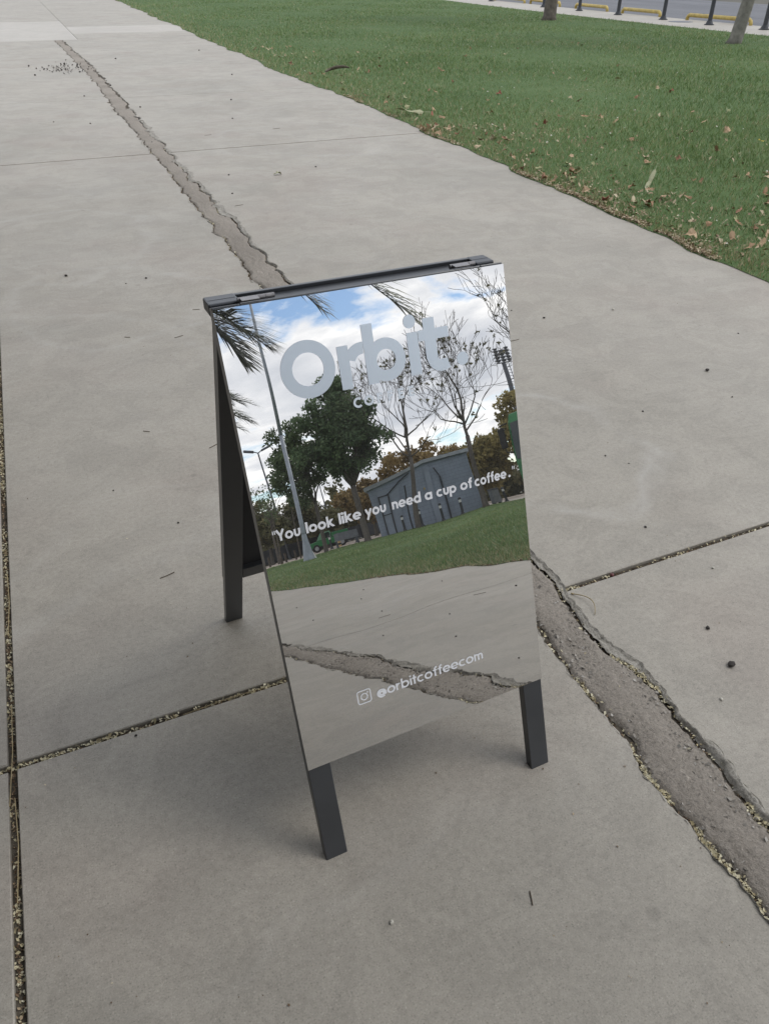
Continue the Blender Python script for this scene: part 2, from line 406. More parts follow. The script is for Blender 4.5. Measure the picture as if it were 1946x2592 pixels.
MAT['dust_path'] = simple('pinkish_gravel', (0.36, 0.31, 0.27), 0.9, var=0.2, scale=1.2)

# ------------------------------------------------------------------ ground layout (metres; camera stands at 0,0)
def nz1(y, seed, scale):           # smooth 1-d noise
    y = np.asarray(y, float) * scale; i = np.floor(y).astype(int); f = y - i; f = f * f * (3 - 2 * f)
    h = lambda k: np.modf(np.abs(np.sin(k * 12.9898 + seed * 78.233) * 43758.5453))[0] * 2 - 1
    return h(i) * (1 - f) + h(i + 1) * f
def nzl(y, seed, scale):           # angular 1-d noise for broken outlines: straight runs between random corners
    y = np.asarray(y, float) * scale; i = np.floor(y).astype(int)
    h = lambda k: np.modf(np.abs(np.sin(k * 12.9898 + seed * 78.233) * 43758.5453))[0] * 2 - 1
    c = lambda k: k + 0.7 * (np.modf(np.abs(np.sin(k * 39.346 + seed * 11.135) * 24634.6345))[0] - .5)
    i = np.where(y < c(i), i - 1, i); i = np.where(y >= c(i + 1), i + 1, i)
    f = (y - c(i)) / (c(i + 1) - c(i)); return h(i) * (1 - f) + h(i + 1) * f
def left_joint(y): return -0.388 + 0.0147 * y
def strip_l(y):
    b = np.interp(y, [-20, 0.39, 0.75, 1.3, 5.66, 6.26, 7.3, 8.5, 9.7, 11.6, 14, 16.6, 23.8, 30], [0.86, 1.042, 1.052, 1.082, 1.21, 1.235, 1.25, 1.285, 1.315, 1.345, 1.42, 1.49, 1.55, 1.62])
    far = np.clip((np.asarray(y, float) - 3) / 3, 0, 1); b = b - 0.020 * far * (1 + .9 * nz1(y, 14, 4) + .7 * nz1(y, 15, 11))
    return b + 0.010 * nzl(y, 1, 8) + 0.009 * nzl(y, 2, 21) + 0.005 * nzl(y, 3, 55)
def strip_r(y):                    # outline of the right hand slabs (broken edge)
    b = np.interp(y, [-20, 0.4, 0.75, 1.2, 1.45, 1.7, 5.54, 6.6, 7.55, 8.76, 10.07, 12.67, 15.2, 17.4, 23.7, 30], [1.02, 1.262, 1.258, 1.248, 1.275, 1.262, 1.375, 1.405, 1.41, 1.45, 1.48, 1.56, 1.64, 1.67, 1.72, 1.80])
    far = np.clip((np.asarray(y, float) - 3) / 3, 0, 1); b = b + 0.022 * far * (1 + .9 * nz1(y, 16, 4) + .7 * nz1(y, 17, 12))
    return b + 0.017 * nzl(y, 4, 6) + 0.013 * nzl(y, 5, 16) + 0.006 * nzl(y, 6, 48)
JR = np.random.RandomState(99).rand(4096)
def chip_l(y): return 0.030 * np.clip(nzl(y, 20, 3.3) + 0.7 * nzl(y, 21, 10) - 0.15, 0, 1)
def jag(y, s): return (JR[(np.floor(np.asarray(y, float) / 0.012).astype(int) * 7 + s) % 4096] - .5)
def core_l(y): return strip_l(y) + 0.008 + 0.007 * (1 + nz1(y, 7, 8)) + 0.003 * nz1(y, 8, 45)
def core_r(y):                     # right side of the mortar itself; between it and strip_r lies the broken ledge
    return strip_r(y) - 0.014 - 0.019 * np.clip(0.9 + 1.8 * nzl(y, 9, 4.5), 0, 3) - 0.003 * nz1(y, 10, 50)
def lawn_edge(y):
    return 3.935 + 0.0548 * np.asarray(y, float) + 0.06 * nz1(y, 12, 0.6) + 0.05 * nz1(y, 13, 2.3) + 0.022 * nz1(y, 14, 9)
def pave_edge(y): return 19.2 + 0.0021 * np.asarray(y, float) ** 2
def lawn_far(x): return -43.2 + (np.asarray(x, float) - 8) * 0.46

# ---- base ground
g = G(); g.add([(-600, -600, -0.09), (600, -600, -0.09), (600, 600, -0.09), (-600, 600, -0.09)], [(0, 1, 2, 3)])
tag(obj('ground', g, MAT['ground']), kind='structure')

# ---- footpath: dirt bed, slabs, mortar strip
ys = np.linspace(-45, 80, 126)
g = G(); xr = 3.98 + 0.0548 * ys
V = [(-14, y, -0.0135) for y in ys] + [(x + 0.1, y, -0.0135) for x, y in zip(xr, ys)]
n = len(ys); g.add(V, [(i, n + i, n + i + 1, i + 1) for i in range(n - 1)])
path = tag(obj('footpath', g, MAT['dirt']), kind='structure')

def slab(leftpts, rightpts, mat=None, bev=0.004):
    """slab from its left outline (low y -> high y) and right outline (low y -> high y); worn arris and side faces"""
    P = np.array(list(rightpts) + list(leftpts)[::-1], float); k = len(P)
    cx = P.mean(0)
    nxt = np.roll(P, -1, 0); prv = np.roll(P, 1, 0)
    t = nxt - prv; nrm = np.stack([-t[:, 1], t[:, 0]], 1); nrm /= (np.linalg.norm(nrm, axis=1, keepdims=True) + 1e-9)
    inn = P + nrm * bev
    V = np.concatenate([np.c_[inn, np.zeros(k)], np.c_[P, np.full(k, -bev * 0.8)], np.c_[P, np.full(k, -0.03)]])
    F = [tuple(range(k))]
    for i in range(k):
        j = (i + 1) % k
        F += [(k + i, k + j, j, i), (2 * k + i, 2 * k + j, k + j, k + i)]
    gg = G(); gg.add(V, F)
    return obj('slab', gg, mat or MAT['concrete'], path)
def yy(a, b):
    st = 0.012 if b < 10 else 0.03
    return np.linspace(a, b, max(2, int((b - a) / st)))
rows = [(-45, -30.9), (-30.9, -18.7), (-18.7, -10.66), (-10.66, -6.63), (-6.63, -2.61), (-2.61, 1.41), (1.41, 8.775), (8.775, 13.03), (13.03, 17.45), (17.45, 24.2)]
HG = {1.41: 0.0102, 8.775: 0.013, 13.03: 0.009, 17.45: 0.008, -2.61: 0.011}
def gap(y): return HG.get(y, 0.0035)
for a, b in rows:
    a0, b0 = a + gap(a), b - gap(b)
    coarse = np.linspace(a0, b0, 6)
    # left row (outside the long joint)
    slab([(-7.4, y) for y in coarse], [(left_joint(y) - 0.0105, y) for y in coarse])
    slab([(-13.9, y) for y in coarse], [(-7.41, y) for y in coarse])
    # middle row: long joint .. mortar strip
    t_ = yy(a0, b0) if a > -8 else np.linspace(a0, b0, 80)
    slab([(left_joint(y) + 0.0105, y) for y in coarse], list(zip(strip_l(t_) - chip_l(t_) + 0.006 * jag(t_, 1), t_)), bev=0.003)
    # right row: mortar strip .. lawn
    te = np.linspace(a0, b0, max(12, int((b0 - a0) / 0.05)))
    slab(list(zip(strip_r(t_) + 0.008 * jag(t_, 2), t_)), list(zip(lawn_edge(te), te)), bev=0.003)
# far rows, with the paler repair
for (a, b, mm) in ((24.2, 32.4, 'concrete_pale'), (32.4, 46, 'concrete'), (46, 62, 'concrete'), (62, 79, 'concrete')):
    c4 = np.linspace(a + 0.004, b - 0.004, 4)
    slab([(-7.4, y) for y in c4], [(2.1 + 0.03 * (y - 24), y) for y in c4], MAT[mm])
for (a, b, mm) in ((24.2, 26.3, 'concrete'), (26.3, 29.3, 'concrete_pale'), (29.3, 37, 'concrete'), (37, 50, 'concrete'), (50, 79, 'concrete')):
    c4 = np.linspace(a + 0.004, b - 0.004, 40)
    slab([(2.11 + 0.03 * (y - 24), y) for y in c4], list(zip(lawn_edge(c4), c4)), MAT[mm])

def sheet(name, lo, hi, y, nx, z0, amp, mat, seed, tilt=0.0):
    rs = np.random.RandomState(seed); m_ = len(y)
    A = lo(y); B = hi(y)
    t = np.linspace(0, 1, nx)
    X = A[:, None] * (1 - t) + B[:, None] * t
    Z = z0 + amp * (rs.rand(m_, nx) - 0.5) + amp * 0.9 * nz1(y, seed, 6)[:, None] * np.sin(t * 5 + seed)[None] + 0.004 * np.sin(np.pi * t)[None]
    Z += tilt * (t - .5)[None]
    if tilt == 0: Z[:, 0] -= 0.008; Z[:, -1] -= 0.008
    V = np.stack([X, np.repeat(y[:, None], nx, 1), Z], -1).reshape(-1, 3)
    i = np.arange((m_ - 1) * nx).reshape(m_ - 1, nx)[:, :-1].ravel()
    F = np.stack([i, i + 1, i + nx + 1, i + nx], 1)
    return bigmesh(name, V, F, mat, path, smooth=False)
ysn = np.concatenate([np.arange(-7, -3, 0.03), np.arange(-3, 4, 0.010), np.arange(4, 24.2, 0.025)])
s_ = sheet('mortar_strip', core_l, core_r, ysn, 18, -0.0035, 0.0055, MAT['mortar'], 3)
sheet('broken_edge', lambda y: core_r(y) + 0.006, lambda y: strip_r(y) + 0.004, np.concatenate([np.arange(-3, 4, 0.010), np.arange(4, 12, 0.03)]), 9, -0.0040, 0.0070, MAT['broken'], 5, 0.006)

sheet('broken_edge', lambda y: strip_l(y) - chip_l(y) - 0.005, lambda y: strip_l(y), np.concatenate([np.arange(-3, 4, 0.010), np.arange(4, 12, 0.03)]), 6, -0.0040, 0.0060, MAT['broken'], 6, -0.005)

# ---- lawn
yl = np.linspace(-44, 85, 1291); tl = np.linspace(0, 1, 40)
E0 = lawn_edge(yl) - 0.012; E1 = pave_edge(yl)
X = E0[:, None] * (1 - tl) + E1[:, None] * tl
Y = np.repeat(yl[:, None], 40, 1)
Y = np.maximum(Y, np.minimum(lawn_far(X), 0))
Z = 0.012 + 0.02 * np.sin(X * 0.9 + 1) * np.sin(Y * 0.7) * np.clip(tl * 6, 0, 1)[None] * np.clip((1 - tl) * 10, 0, 1)[None]
Z[:, 0] = 0.004
V = np.stack([X, Y, Z], -1).reshape(-1, 3)
i = np.arange(1290 * 40).reshape(1290, 40)[:, :-1].ravel()
tag(bigmesh('lawn', V, np.stack([i, i + 1, i + 41, i + 40], 1), MAT['soil'], smooth=True), kind='structure')

def sample_lawn(n, rs):
    y = rs.uniform(-43.5, 62, n); a = lawn_edge(y); b = pave_edge(y)
    x = a - 0.018 + (b - a) * rs.rand(n)
    k = y > lawn_far(x) - 0.3
    return x[k], y[k]
VC = np.array([-0.076, 2.544])
x, y = sample_lawn(5200000, RS)
d1 = np.hypot(x, y); d2 = np.hypot(x - VC[0], y - VC[1]) + 1.0
d = np.where(y > 0, d1, np.minimum(d2, d1 + 3))
d = np.maximum(d, 3.5)
rho_max = 5200000 / (105.5 * 16.5)
rho = 5200 * (3.9 / d) ** 1.75
inview = (np.abs(np.arctan2(x, y) - 0.42) < 0.62) & (y > -0.5) | ((y < 0) & (np.arctan2(x + .076, -(y - 2.544)) > 0.14) & (np.arctan2(x + .076, -(y - 2.544)) < 0.78))
rho = np.where(inview, rho, rho * 0.22)
keep = RS.rand(len(x)) < np.minimum(1, rho / rho_max)
x, y, d = x[keep], y[keep], d[keep]
nb = len(x)
sc = np.clip((d / 4.5) ** 0.62, 1, 4.2)
hgt = (0.020 + 0.024 * RS.rand(nb)) * np.clip(sc, 1, 1.55)
edge_d = np.clip((x - lawn_edge(y)) / 0.12 + .7, 0.6, 1)
hgt *= edge_d
wd = 0.0030 * sc * (0.7 + 0.6 * RS.rand(nb))
an = RS.rand(nb) * 2 * math.pi; la = RS.rand(nb) * 2 * math.pi; ln = hgt * (0.25 + 0.75 * RS.rand(nb))
z0 = np.full(nb, 0.004)
p = np.stack([x, y, z0], 1)
sx = np.stack([np.cos(an) * wd, np.sin(an) * wd, np.zeros(nb)], 1)
tip = p + np.stack([np.cos(la) * ln, np.sin(la) * ln, hgt], 1)
V = np.empty((nb * 3, 3)); V[0::3] = p - sx; V[1::3] = p + sx; V[2::3] = tip
patch = 0.5 + 0.5 * np.sin(x * 0.8 + 2 * np.sin(y * 0.37)) * np.sin(y * 0.55 + 1.3 * np.sin(x * 0.5))
tint = np.clip(0.42 + 0.22 * RS.randn(nb) + 0.30 * (patch - 0.5) + 0.20 * nz1(x * 1.1 + y * .7, 84, 1.9) * nz1(y - x * .4, 85, 1.4), 0, 0.9)
straw = RS.rand(nb) < (0.05 + 0.34 * np.exp(-(x - lawn_edge(y)) / 0.55) + 0.14 * np.exp(-(x - lawn_edge(y)) / 2.0) + 0.16 * np.clip(nz1(x, 81, .9) * .6 + nz1(y, 82, .8) * .6 + nz1(x + y, 83, 2.2) * .5 - .15, 0, 1))
tint = np.where(straw, 0.88 + 0.12 * RS.rand(nb), tint)
tag(bigmesh('grass', V, np.arange(nb * 3).reshape(-1, 3), MAT['grass'], tint=tint), kind='stuff')

# ---- sidewalk, road, plaza behind
yl = np.linspace(-60, 110, 120)
def band(name, f0, f1, z, mat, ylist=yl):
    g = G(); k = len(ylist)
    V = [(float(f0(t)), t, z) for t in ylist] + [(float(f1(t)), t, z) for t in ylist]
    g.add(V, [(i, k + i, k + i + 1, i + 1) for i in range(k - 1)])
    return g
g = band('sidewalk', pave_edge, lambda t: pave_edge(t) + 2.95, 0.0, None)
k = len(yl)
g.add([(float(pave_edge(t)) + 2.95, t, 0.0) for t in yl] + [(float(pave_edge(t)) + 2.97, t, -0.06) for t in yl], [(i, k + i, k + i + 1, i + 1) for i in range(k - 1)])
tag(obj('sidewalk', g, MAT['paving']), kind='structure')
tag(obj('road', band('road', lambda t: pave_edge(t) + 2.9, lambda t: pave_edge(t) + 16, -0.05, None), MAT['asphalt']), kind='structure')
# dark sealed seams and a patch edge on the asphalt
road = bpy.data.objects['road']
for off, wd_, a, b in ((6.6, 0.05, 20, 60), (11.4, 0.06, 30, 70), (14.2, 0.10, 34, 60)):
    t_ = np.linspace(a, b, 60); g = G()
    f0 = lambda t: pave_edge(t) + off + 0.25 * np.sin(t * 0.5) + 0.1 * np.sin(t * 1.9)
    V = [(float(f0(t)), t, -0.046) for t in t_] + [(float(f0(t)) + wd_, t, -0.046) for t in t_]
    g.add(V, [(i, 60 + i, 61 + i, i + 1) for i in range(59)])
    obj('tar_seam', g, MAT['black_stripe'], road)
# plaza beyond the end of the lawn
g = G(); xs_ = np.linspace(-20, 60, 60)
V = [(q, float(lawn_far(q)) + 0.02 if q < 24 else -36, -0.004) for q in xs_] + [(q, -58.0, -0.004) for q in xs_]
g.add(V, [(i, i + 1, 61 + i, 60 + i) for i in range(59)])
tag(obj('plaza', g, MAT['dust_path']), kind='structure')
g = G(); g.tube([(22.25, 24.6, 0.0), (22.25, 24.6, 0.006)], [0.42, 0.42], 20)
tag(obj('manhole_cover', g, MAT['galv_dark']), 'dark round manhole cover set in the pale pavement beside the bollards', 'manhole cover')

# ------------------------------------------------------------------ A-board sign with mirror face
B0 = np.array([0.5499, 0.8772, 0.0]); AU = np.array([0.99955, 0.0299, 0]); BK = np.array([-0.0299, 0.99955, 0]); TL = 0.3467
AV = math.cos(TL) * np.array([0, 0, 1.0]) + math.sin(TL) * BK
AN = np.cross(AU, AV)
def Tf(P):                    # panel space (u, v, w) -> world
    P = np.asarray(P, float); return B0 + P[:, :1] * AU + P[:, 1:2] * AV + P[:, 2:3] * AN
B1 = B0 + BK * 0.852 + AU * 0.010
AV2 = math.cos(TL) * np.array([0, 0, 1.0]) - math.sin(TL) * BK
AN2 = np.cross(AV2, AU)       # outward (away from the camera)
def Tb(P):
    P = np.asarray(P, float); return B1 + P[:, :1] * AU + P[:, 1:2] * AV2 + P[:, 2:3] * AN2
def Tt(P):                    # upright space over the apex (u, back, z)
    P = np.asarray(P, float); return B0 + P[:, :1] * AU + P[:, 1:2] * BK + P[:, 2:3] * np.array([0, 0, 1.0])
sign = empty('sandwich_board', (0, 0, 0))
tag(sign, 'black A-frame pavement sign with a mirror face lettered for a coffee shop', 'sandwich board')
HW = 0.2955
g = G(); g.box(-HW, HW, 0.2405, 1.1866, -0.0042, -0.0004, Tf); back = obj('mirror_panel', g, MAT['edge'], sign)
g = G(); g.add(Tf([(-HW, 0.2405, 0), (HW, 0.2405, 0), (HW, 1.1866, 0), (-HW, 1.1866, 0)]), [(0, 1, 2, 3)])
mir = obj('mirror_face', g, MAT['mirror'], back)
SW, SD = 0.050, 0.022
def bar(name, T, u0, u1, v0, v1, w0, w1, mat='frame', bevel=0.0015):
    g = G(); g.box(u0, u1, v0, v1, w0, w1, T); return obj(name, g, MAT[mat], sign, bevel=bevel)
W1, W0 = -0.0045, -0.0045 - SD
for T in (Tf, Tb):
    vt = 1.1905 if T is Tf else 1.150
    bar('leg', T, -HW, -HW + SW, 0.0, vt, W0, W1)
    bar('leg', T, HW - SW, HW, 0.0, vt, W0, W1)
    bar('top_rail', T, -HW + SW + 0.0005, HW - SW - 0.0005, vt - 0.05, vt - 0.0004, W0, W1)
    bar('bottom_rail', T, -HW + SW + 0.0005, HW - SW - 0.0005, 0.243, 0.288, W0, W1)
g = G(); g.box(-HW, HW, 0.2405, 1.149, -0.0042, -0.0004, Tb); bk2 = obj('mirror_panel', g, MAT['edge'], sign)
g = G(); g.add(Tb([(-HW, 0.2405, 0), (HW, 0.2405, 0), (HW, 1.149, 0), (-HW, 1.149, 0)]), [(3, 2, 1, 0)]); obj('mirror_face', g, MAT['mirror'], bk2)
bar('inner_board', Tb, -HW + SW, HW - SW, 0.282, 1.10, -0.012, -0.008, 'board')
g = G()
g.box(-HW + 0.003, HW - 0.003, 0.4325, 0.4740, 1.0905, 1.1070, Tt)           # bar along the apex
g.box(-HW + 0.003, HW - 0.003, 0.4665, 0.4752, 1.1072, 1.1140, Tt)           # raised rear lip
obj('top_bar', g, MAT['frame'], sign, bevel=0.001)
for u0, u1 in ((-HW + 0.001, -HW + 0.059), (HW - 0.043, HW - 0.001)):
    g = G(); g.box(u0, u1, 0.4345, 0.4772, 1.0925, 1.1145, Tt)
    cp = obj('corner_cap', g, MAT['cap'], sign, bevel=0.003)
    g = G(); g.box(u0 + 0.004, u1 - 0.004, 0.4535, 0.4548, 1.1144, 1.1150, Tt); obj('mould_line', g, MAT['frame'], cp)
for u0, pl_ in ((-0.243, 0.0172), (0.188, 0.0142)):
    hg = None
    for q in range(4):
        a, b = u0 + q * pl_, u0 + (q + 1) * pl_ - 0.0006
        g = G(); P = Tt([(a, 0.4300, 1.1165), (b, 0.4300, 1.1165)]); g.tube(P, 0.0047, 10)
        o = obj('hinge' if hg is None else 'knuckle', g, MAT['hinge'], sign if hg is None else hg, smooth=False)
        hg = hg or o
    g = G(); g.box(u0 + 0.003, u0 + 0.036, 0.412, 0.428, 1.1200, 1.1212, Tt); obj('hinge_leaf', g, MAT['hinge'], hg)

# ---- lettering: stroke distance fields turned into flat outlines
def arc_pts(cx, cy, r, a0, a1): return ('A', cx, cy, r, R(a0), R(a1))
def sdf(strokes, X, Y, w):
    D = np.full(X.shape, 9.0)
    for s in strokes:
        k = s[0]; hw = w / 2
        if k == 'L':
            _, x0, y0, x1, y1 = s[:5]
            if len(s) > 5: hw = s[5] / 2
            ln = math.hypot(x1 - x0, y1 - y0); tx, ty = (x1 - x0) / ln, (y1 - y0) / ln
            a = (X - x0) * tx + (Y - y0) * ty - ln / 2; b = -(X - x0) * ty + (Y - y0) * tx
            dx = np.abs(a) - ln / 2; dy = np.abs(b) - hw
            d = np.hypot(np.maximum(dx, 0), np.maximum(dy, 0)) + np.minimum(np.maximum(dx, dy), 0)
        elif k == 'A':
            _, cx, cy, r, a0, a1 = s[:6]
            if len(s) > 6: hw = s[6] / 2
            rr = np.hypot(X - cx, Y - cy); d = np.abs(rr - r) - hw
            if a1 - a0 < 2 * math.pi - 1e-3:
                am = (a0 + a1) / 2; half = (a1 - a0) / 2
                da = np.arctan2(np.sin(np.arctan2(Y - cy, X - cx) - am), np.cos(np.arctan2(Y - cy, X - cx) - am))
                d = np.maximum(d, (np.abs(da) - half) * np.maximum(rr, r * 0.5))
        elif k == 'D':
            d = np.hypot(X - s[1], Y - s[2]) - s[3]
        elif k == 'R':                                   # rounded square ring
            _, cx, cy, h, rad = s
            dx = np.abs(X - cx) - (h - rad); dy = np.abs(Y - cy) - (h - rad)
            d = np.abs(np.hypot(np.maximum(dx, 0), np.maximum(dy, 0)) + np.minimum(np.maximum(dx, dy), 0) - rad) - hw
        elif k == 'C': D = np.maximum(D, -s[1](X, Y)); continue
        D = np.minimum(D, d)
    return D
def fill(g, strokes, w, x0, x1, y0, y1, cell, T):
    nx = int((x1 - x0) / cell) + 2; ny = int((y1 - y0) / cell) + 2
    xs = x0 + np.arange(nx) * cell; ys_ = y0 + np.arange(ny) * cell
    X, Y = np.meshgrid(xs, ys_); D = sdf(strokes, X, Y, w)
    V = []; F = []
    def vert(x, y): V.append((x, y)); return len(V) - 1
    for j in range(ny - 1):
        i = 0
        while i < nx - 1:
            c = (D[j, i], D[j, i + 1], D[j + 1, i + 1], D[j + 1, i])
            if min(c) > 0: i += 1; continue
            if max(c) <= 0:
                i2 = i
                while i2 + 1 < nx - 1 and max(D[j, i2 + 2], D[j + 1, i2 + 2]) <= 0: i2 += 1
                a = [vert(xs[i], ys_[j]), vert(xs[i2 + 1], ys_[j]), vert(xs[i2 + 1], ys_[j + 1]), vert(xs[i], ys_[j + 1])]
                F.append(tuple(a)); i = i2 + 1; continue
            P = [(xs[i], ys_[j]), (xs[i + 1], ys_[j]), (xs[i + 1], ys_[j + 1]), (xs[i], ys_[j + 1])]
            poly = []
            for q in range(4):
                p0, p1, d0, d1_ = P[q], P[(q + 1) % 4], c[q], c[(q + 1) % 4]
                if d0 <= 0: poly.append(p0)
                if (d0 <= 0) != (d1_ <= 0):
                    t = d0 / (d0 - d1_); poly.append((p0[0] + t * (p1[0] - p0[0]), p0[1] + t * (p1[1] - p0[1])))
            if len(poly) >= 3: F.append(tuple(vert(*q) for q in poly))
            i += 1
    if V: g.add(T(np.array([(a, b, 0.0006) for a, b in V])), F)
# unit letters: x-height 1, returns strokes and advance box (left, right, bottom, top)
def letter(ch, w):
    h = w / 2; r = 0.5 - h + 0.02; c = 0.5
    ring = ('A', 0.5, c, r, 0, 2 * math.pi); T_ = 1.44
    xl, xr_ = 0.5 - r, 0.5 + r
    if ch == 'o': return [ring], 1.04
    if ch in 'ad': return [ring, ('L', xr_, 0, xr_, 1.0 if ch == 'a' else T_)], 1.04
    if ch == 'q': return [ring, ('L', xr_, -.45, xr_, 1)], 1.04
    if ch == 'b': return [ring, ('L', xl, 0, xl, T_)], 1.04
    if ch == 'p': return [ring, ('L', xl, -0.45, xl, 1.0)], 1.04
    if ch == 'c': return [('A', 0.5, c, r, R(48), R(312))], 0.92
    if ch == 'e': return [('A', 0.5, c, r, R(0), R(318)), ('L', xl, c - 0.02, xr_ + h, c - 0.02, w * 0.72)], 1.02
    if ch == 'l': return [('L', h, 0, h, T_)], w
    if ch == 'i': return [('L', h, 0, h, 1.0), ('D', h, 1.30, w * 0.60)], w
    if ch == 'k': return [('L', h, 0, h, T_), ('L', h + 0.05, 0.47, 0.78, 1.06), ('L', h + 0.12, 0.62, 0.86, -0.06), ('C', lambda X, Y: -np.where(X > w, np.maximum(Y - 1.0, -Y), -1.0) * 1.0)], 0.9
    if ch == 'n': return [('L', h, 0, h, 1.0), ('A', 0.43, 0.58, 0.42 - h, 0, math.pi), ('L', 0.86 - h, 0, 0.86 - h, 0.58)], 0.86
    if ch == 'u': return [('L', h, 0.42, h, 1.0), ('A', 0.43, 0.42, 0.42 - h, math.pi, 2 * math.pi), ('L', 0.86 - h, 0.42, 0.86 - h, 1.0)], 0.86
    if ch == 'm': return [('L', h, 0, h, 1.0), ('A', 0.36, 0.64, 0.36 - h, 0, math.pi), ('L', 0.72 - h, 0, 0.72 - h, 0.64), ('A', 1.08 - w, 0.64, 0.36 - h, 0, math.pi), ('L', 1.44 - w - h, 0, 1.44 - w - h, 0.64)], 1.44 - w
    if ch == 'f': return [('L', 0.28, 0, 0.28, 1.08), ('A', 0.28 + 0.24, 1.08, 0.24, R(75), R(180)), ('L', 0.0, 0.9, 0.56, 0.9, w * 0.85)], 0.58
    if ch == 'r': return [('L', h, 0, h, 1.0), ('A', 0.42, 0.56, 0.42 - h, R(62), R(180))], 0.62
    if ch == 't': return [('L', 0.28, 0, 0.28, 1.36), ('L', 0.0, 0.9, 0.56, 0.9, w * 0.85)], 0.56
    if ch == 'y': return [('L', 0.10, 1.0, 0.47, 0.18), ('L', 0.86, 1.0, 0.24, -0.45)], 0.94
    if ch == 'Y': return [('L', 0.06, T_, 0.5, 0.62), ('L', 0.94, T_, 0.5, 0.62), ('L', 0.5, 0, 0.5, 0.72)], 1.0
    if ch == '.': return [('D', w * 0.6, w * 0.6, w * 0.62)], w * 1.2
    if ch == '"': return [('L', w * 0.4, 0.95, w * 0.4, T_, w * 0.7), ('L', w * 1.75, 0.95, w * 1.75, T_, w * 0.7)], w * 2.1
    if ch == '@': return [('A', 0.62, 0.42, 0.24, 0, 2 * math.pi), ('L', 0.86, 0.22, 0.86, 0.68), ('A', 1.0, 0.36, 0.14, R(180), R(350)), ('A', 0.62, 0.42, 0.62 - h, R(-8), R(310))], 1.26
    if ch == 'C': return [('A', 0.5, 0.5, 0.5 - h, R(45), R(315))], 0.9
    if ch == 'O': return [('A', 0.5, 0.5, 0.5 - h, 0, 2 * math.pi)], 1.0
    if ch == 'F': return [('L', h, 0, h, 1), ('L', 0, 1 - h, 0.58, 1 - h), ('L', 0, 0.52, 0.52, 0.52)], 0.58
    if ch == 'E': return [('L', h, 0, h, 1), ('L', 0, 1 - h, 0.6, 1 - h), ('L', 0, 0.5, 0.54, 0.5), ('L', 0, h, 0.6, h)], 0.6
def word(g, txt, u0, u1, base, xh, w, gapf, cell, T):
    L_ = [letter(c, w) for c in txt]
    nat = sum(a for _, a in L_) + gapf * (len(txt) - 1)
    k = (u1 - u0) / (nat * xh)          # fit the word to its measured width
    if abs(k - 1) > 0.35: k = max(0.65, min(1.35, k))
    x = u0
    for st, adv in L_:
        TT = lambda P, x=x: T(np.c_[x + P[:, 0] * xh * k, base + P[:, 1] * xh, P[:, 2]])
        fill(g, st, w, -0.12, adv + 0.12, -0.55, 1.55, cell / xh, TT)
        x += (adv + gapf) * xh * k
# big logo word, drawn to its measured outline (metres on the panel)
g = G(); bl = 1.0055
def logo(st, w, x0, x1, y0=1.0, y1=1.125): fill(g, st, w, x0, x1, y0, y1, 0.0011, Tf)
logo([('A', -0.1441, 1.0568, 0.0419, 0, 2 * math.pi)], 0.0226, -0.201, -0.087)
logo([('L', -0.0722, bl, -0.0722, 1.0868), ('A', -0.0330, 1.0480, 0.0290, R(84), R(160)), ('L', -0.0722, 1.060, -0.0615, 1.060, 0.03)], 0.0224, -0.09, -0.026)
logo([('L', -0.0178, bl, -0.0178, 1.1187, 0.0226), ('A', 0.0140, 1.0468, 0.0306, 0, 2 * math.pi)], 0.0212, -0.034, 0.060, 0.998)
logo([('L', 0.0747, bl, 0.0747, 1.0880), ('D', 0.0722, 1.1090, 0.0130)], 0.0238, 0.055, 0.092)
logo([('L', 0.1128, 1.032, 0.1128, 1.1100, 0.0252), ('L', 0.0876, 1.0780, 0.1540, 1.0780, 0.0206), ('A', 0.1330, 1.0350, 0.0202, R(180), R(305)), ('L', 0.1330, 1.0148, 0.1480, 1.0178, 0.0200)], 0.0232, 0.082, 0.166, 0.998)
logo([('D', 0.1798, 1.0195, 0.0132)], 0.01, 0.163, 0.197)
obj('logo_lettering', g, MAT['vinyl_grey'], back)
g = G()
for ch, u in zip('COFFEE', (-0.0666, -0.0440, -0.0165, 0.0065, 0.0290, 0.0515)):
    st, adv = letter(ch, 0.22)
    fill(g, st, 0.22, -0.1, 1.1, -0.1, 1.1, 0.04, lambda P, u=u: Tf(np.c_[u + P[:, 0] * 0.0205, 0.9668 + P[:, 1] * 0.0203, P[:, 2]]))
obj('shop_lettering', g, MAT['vinyl_pale'], back)
g = G()
for wd_, a, b in (('"', -0.2712, -0.2655), ('You', -0.2637, -0.2158), ('look', -0.2045, -0.1460), ('like', -0.1356, -0.0876), ('you', -0.0788, -0.0327), ('need', -0.0195, 0.0468), ('a', 0.0560, 0.0733), ('cup', 0.0832, 0.1303), ('of', 0.1400, 0.1690), ('coffee', 0.1748, 0.2540), ('.', 0.2585, 0.2640), ('"', 0.2695, 0.2755)):
    word(g, wd_, a, b, 0.7493, 0.0157, 0.285, 0.075, 0.0010, Tf)
obj('slogan_lettering', g, MAT['vinyl_white'], back)
g = G()
word(g, '@orbitcoffeecom', -0.1180, 0.1455, 0.3490, 0.0165, 0.225, 0.085, 0.0010, Tf)
obj('handle_lettering', g, MAT['vinyl_white'], back)
g = G()
fill(g, [('R', 0, 0, 0.0150, 0.0052), ('A', 0, 0, 0.0073, 0, 2 * math.pi), ('D', 0.0085, 0.0085, 0.0017)], 0.0026, -0.018, 0.018, -0.018, 0.018, 0.0008, lambda P: Tf(P + np.array([-0.1467, 0.3627, 0])))
obj('camera_icon', g, MAT['vinyl_white'], back)

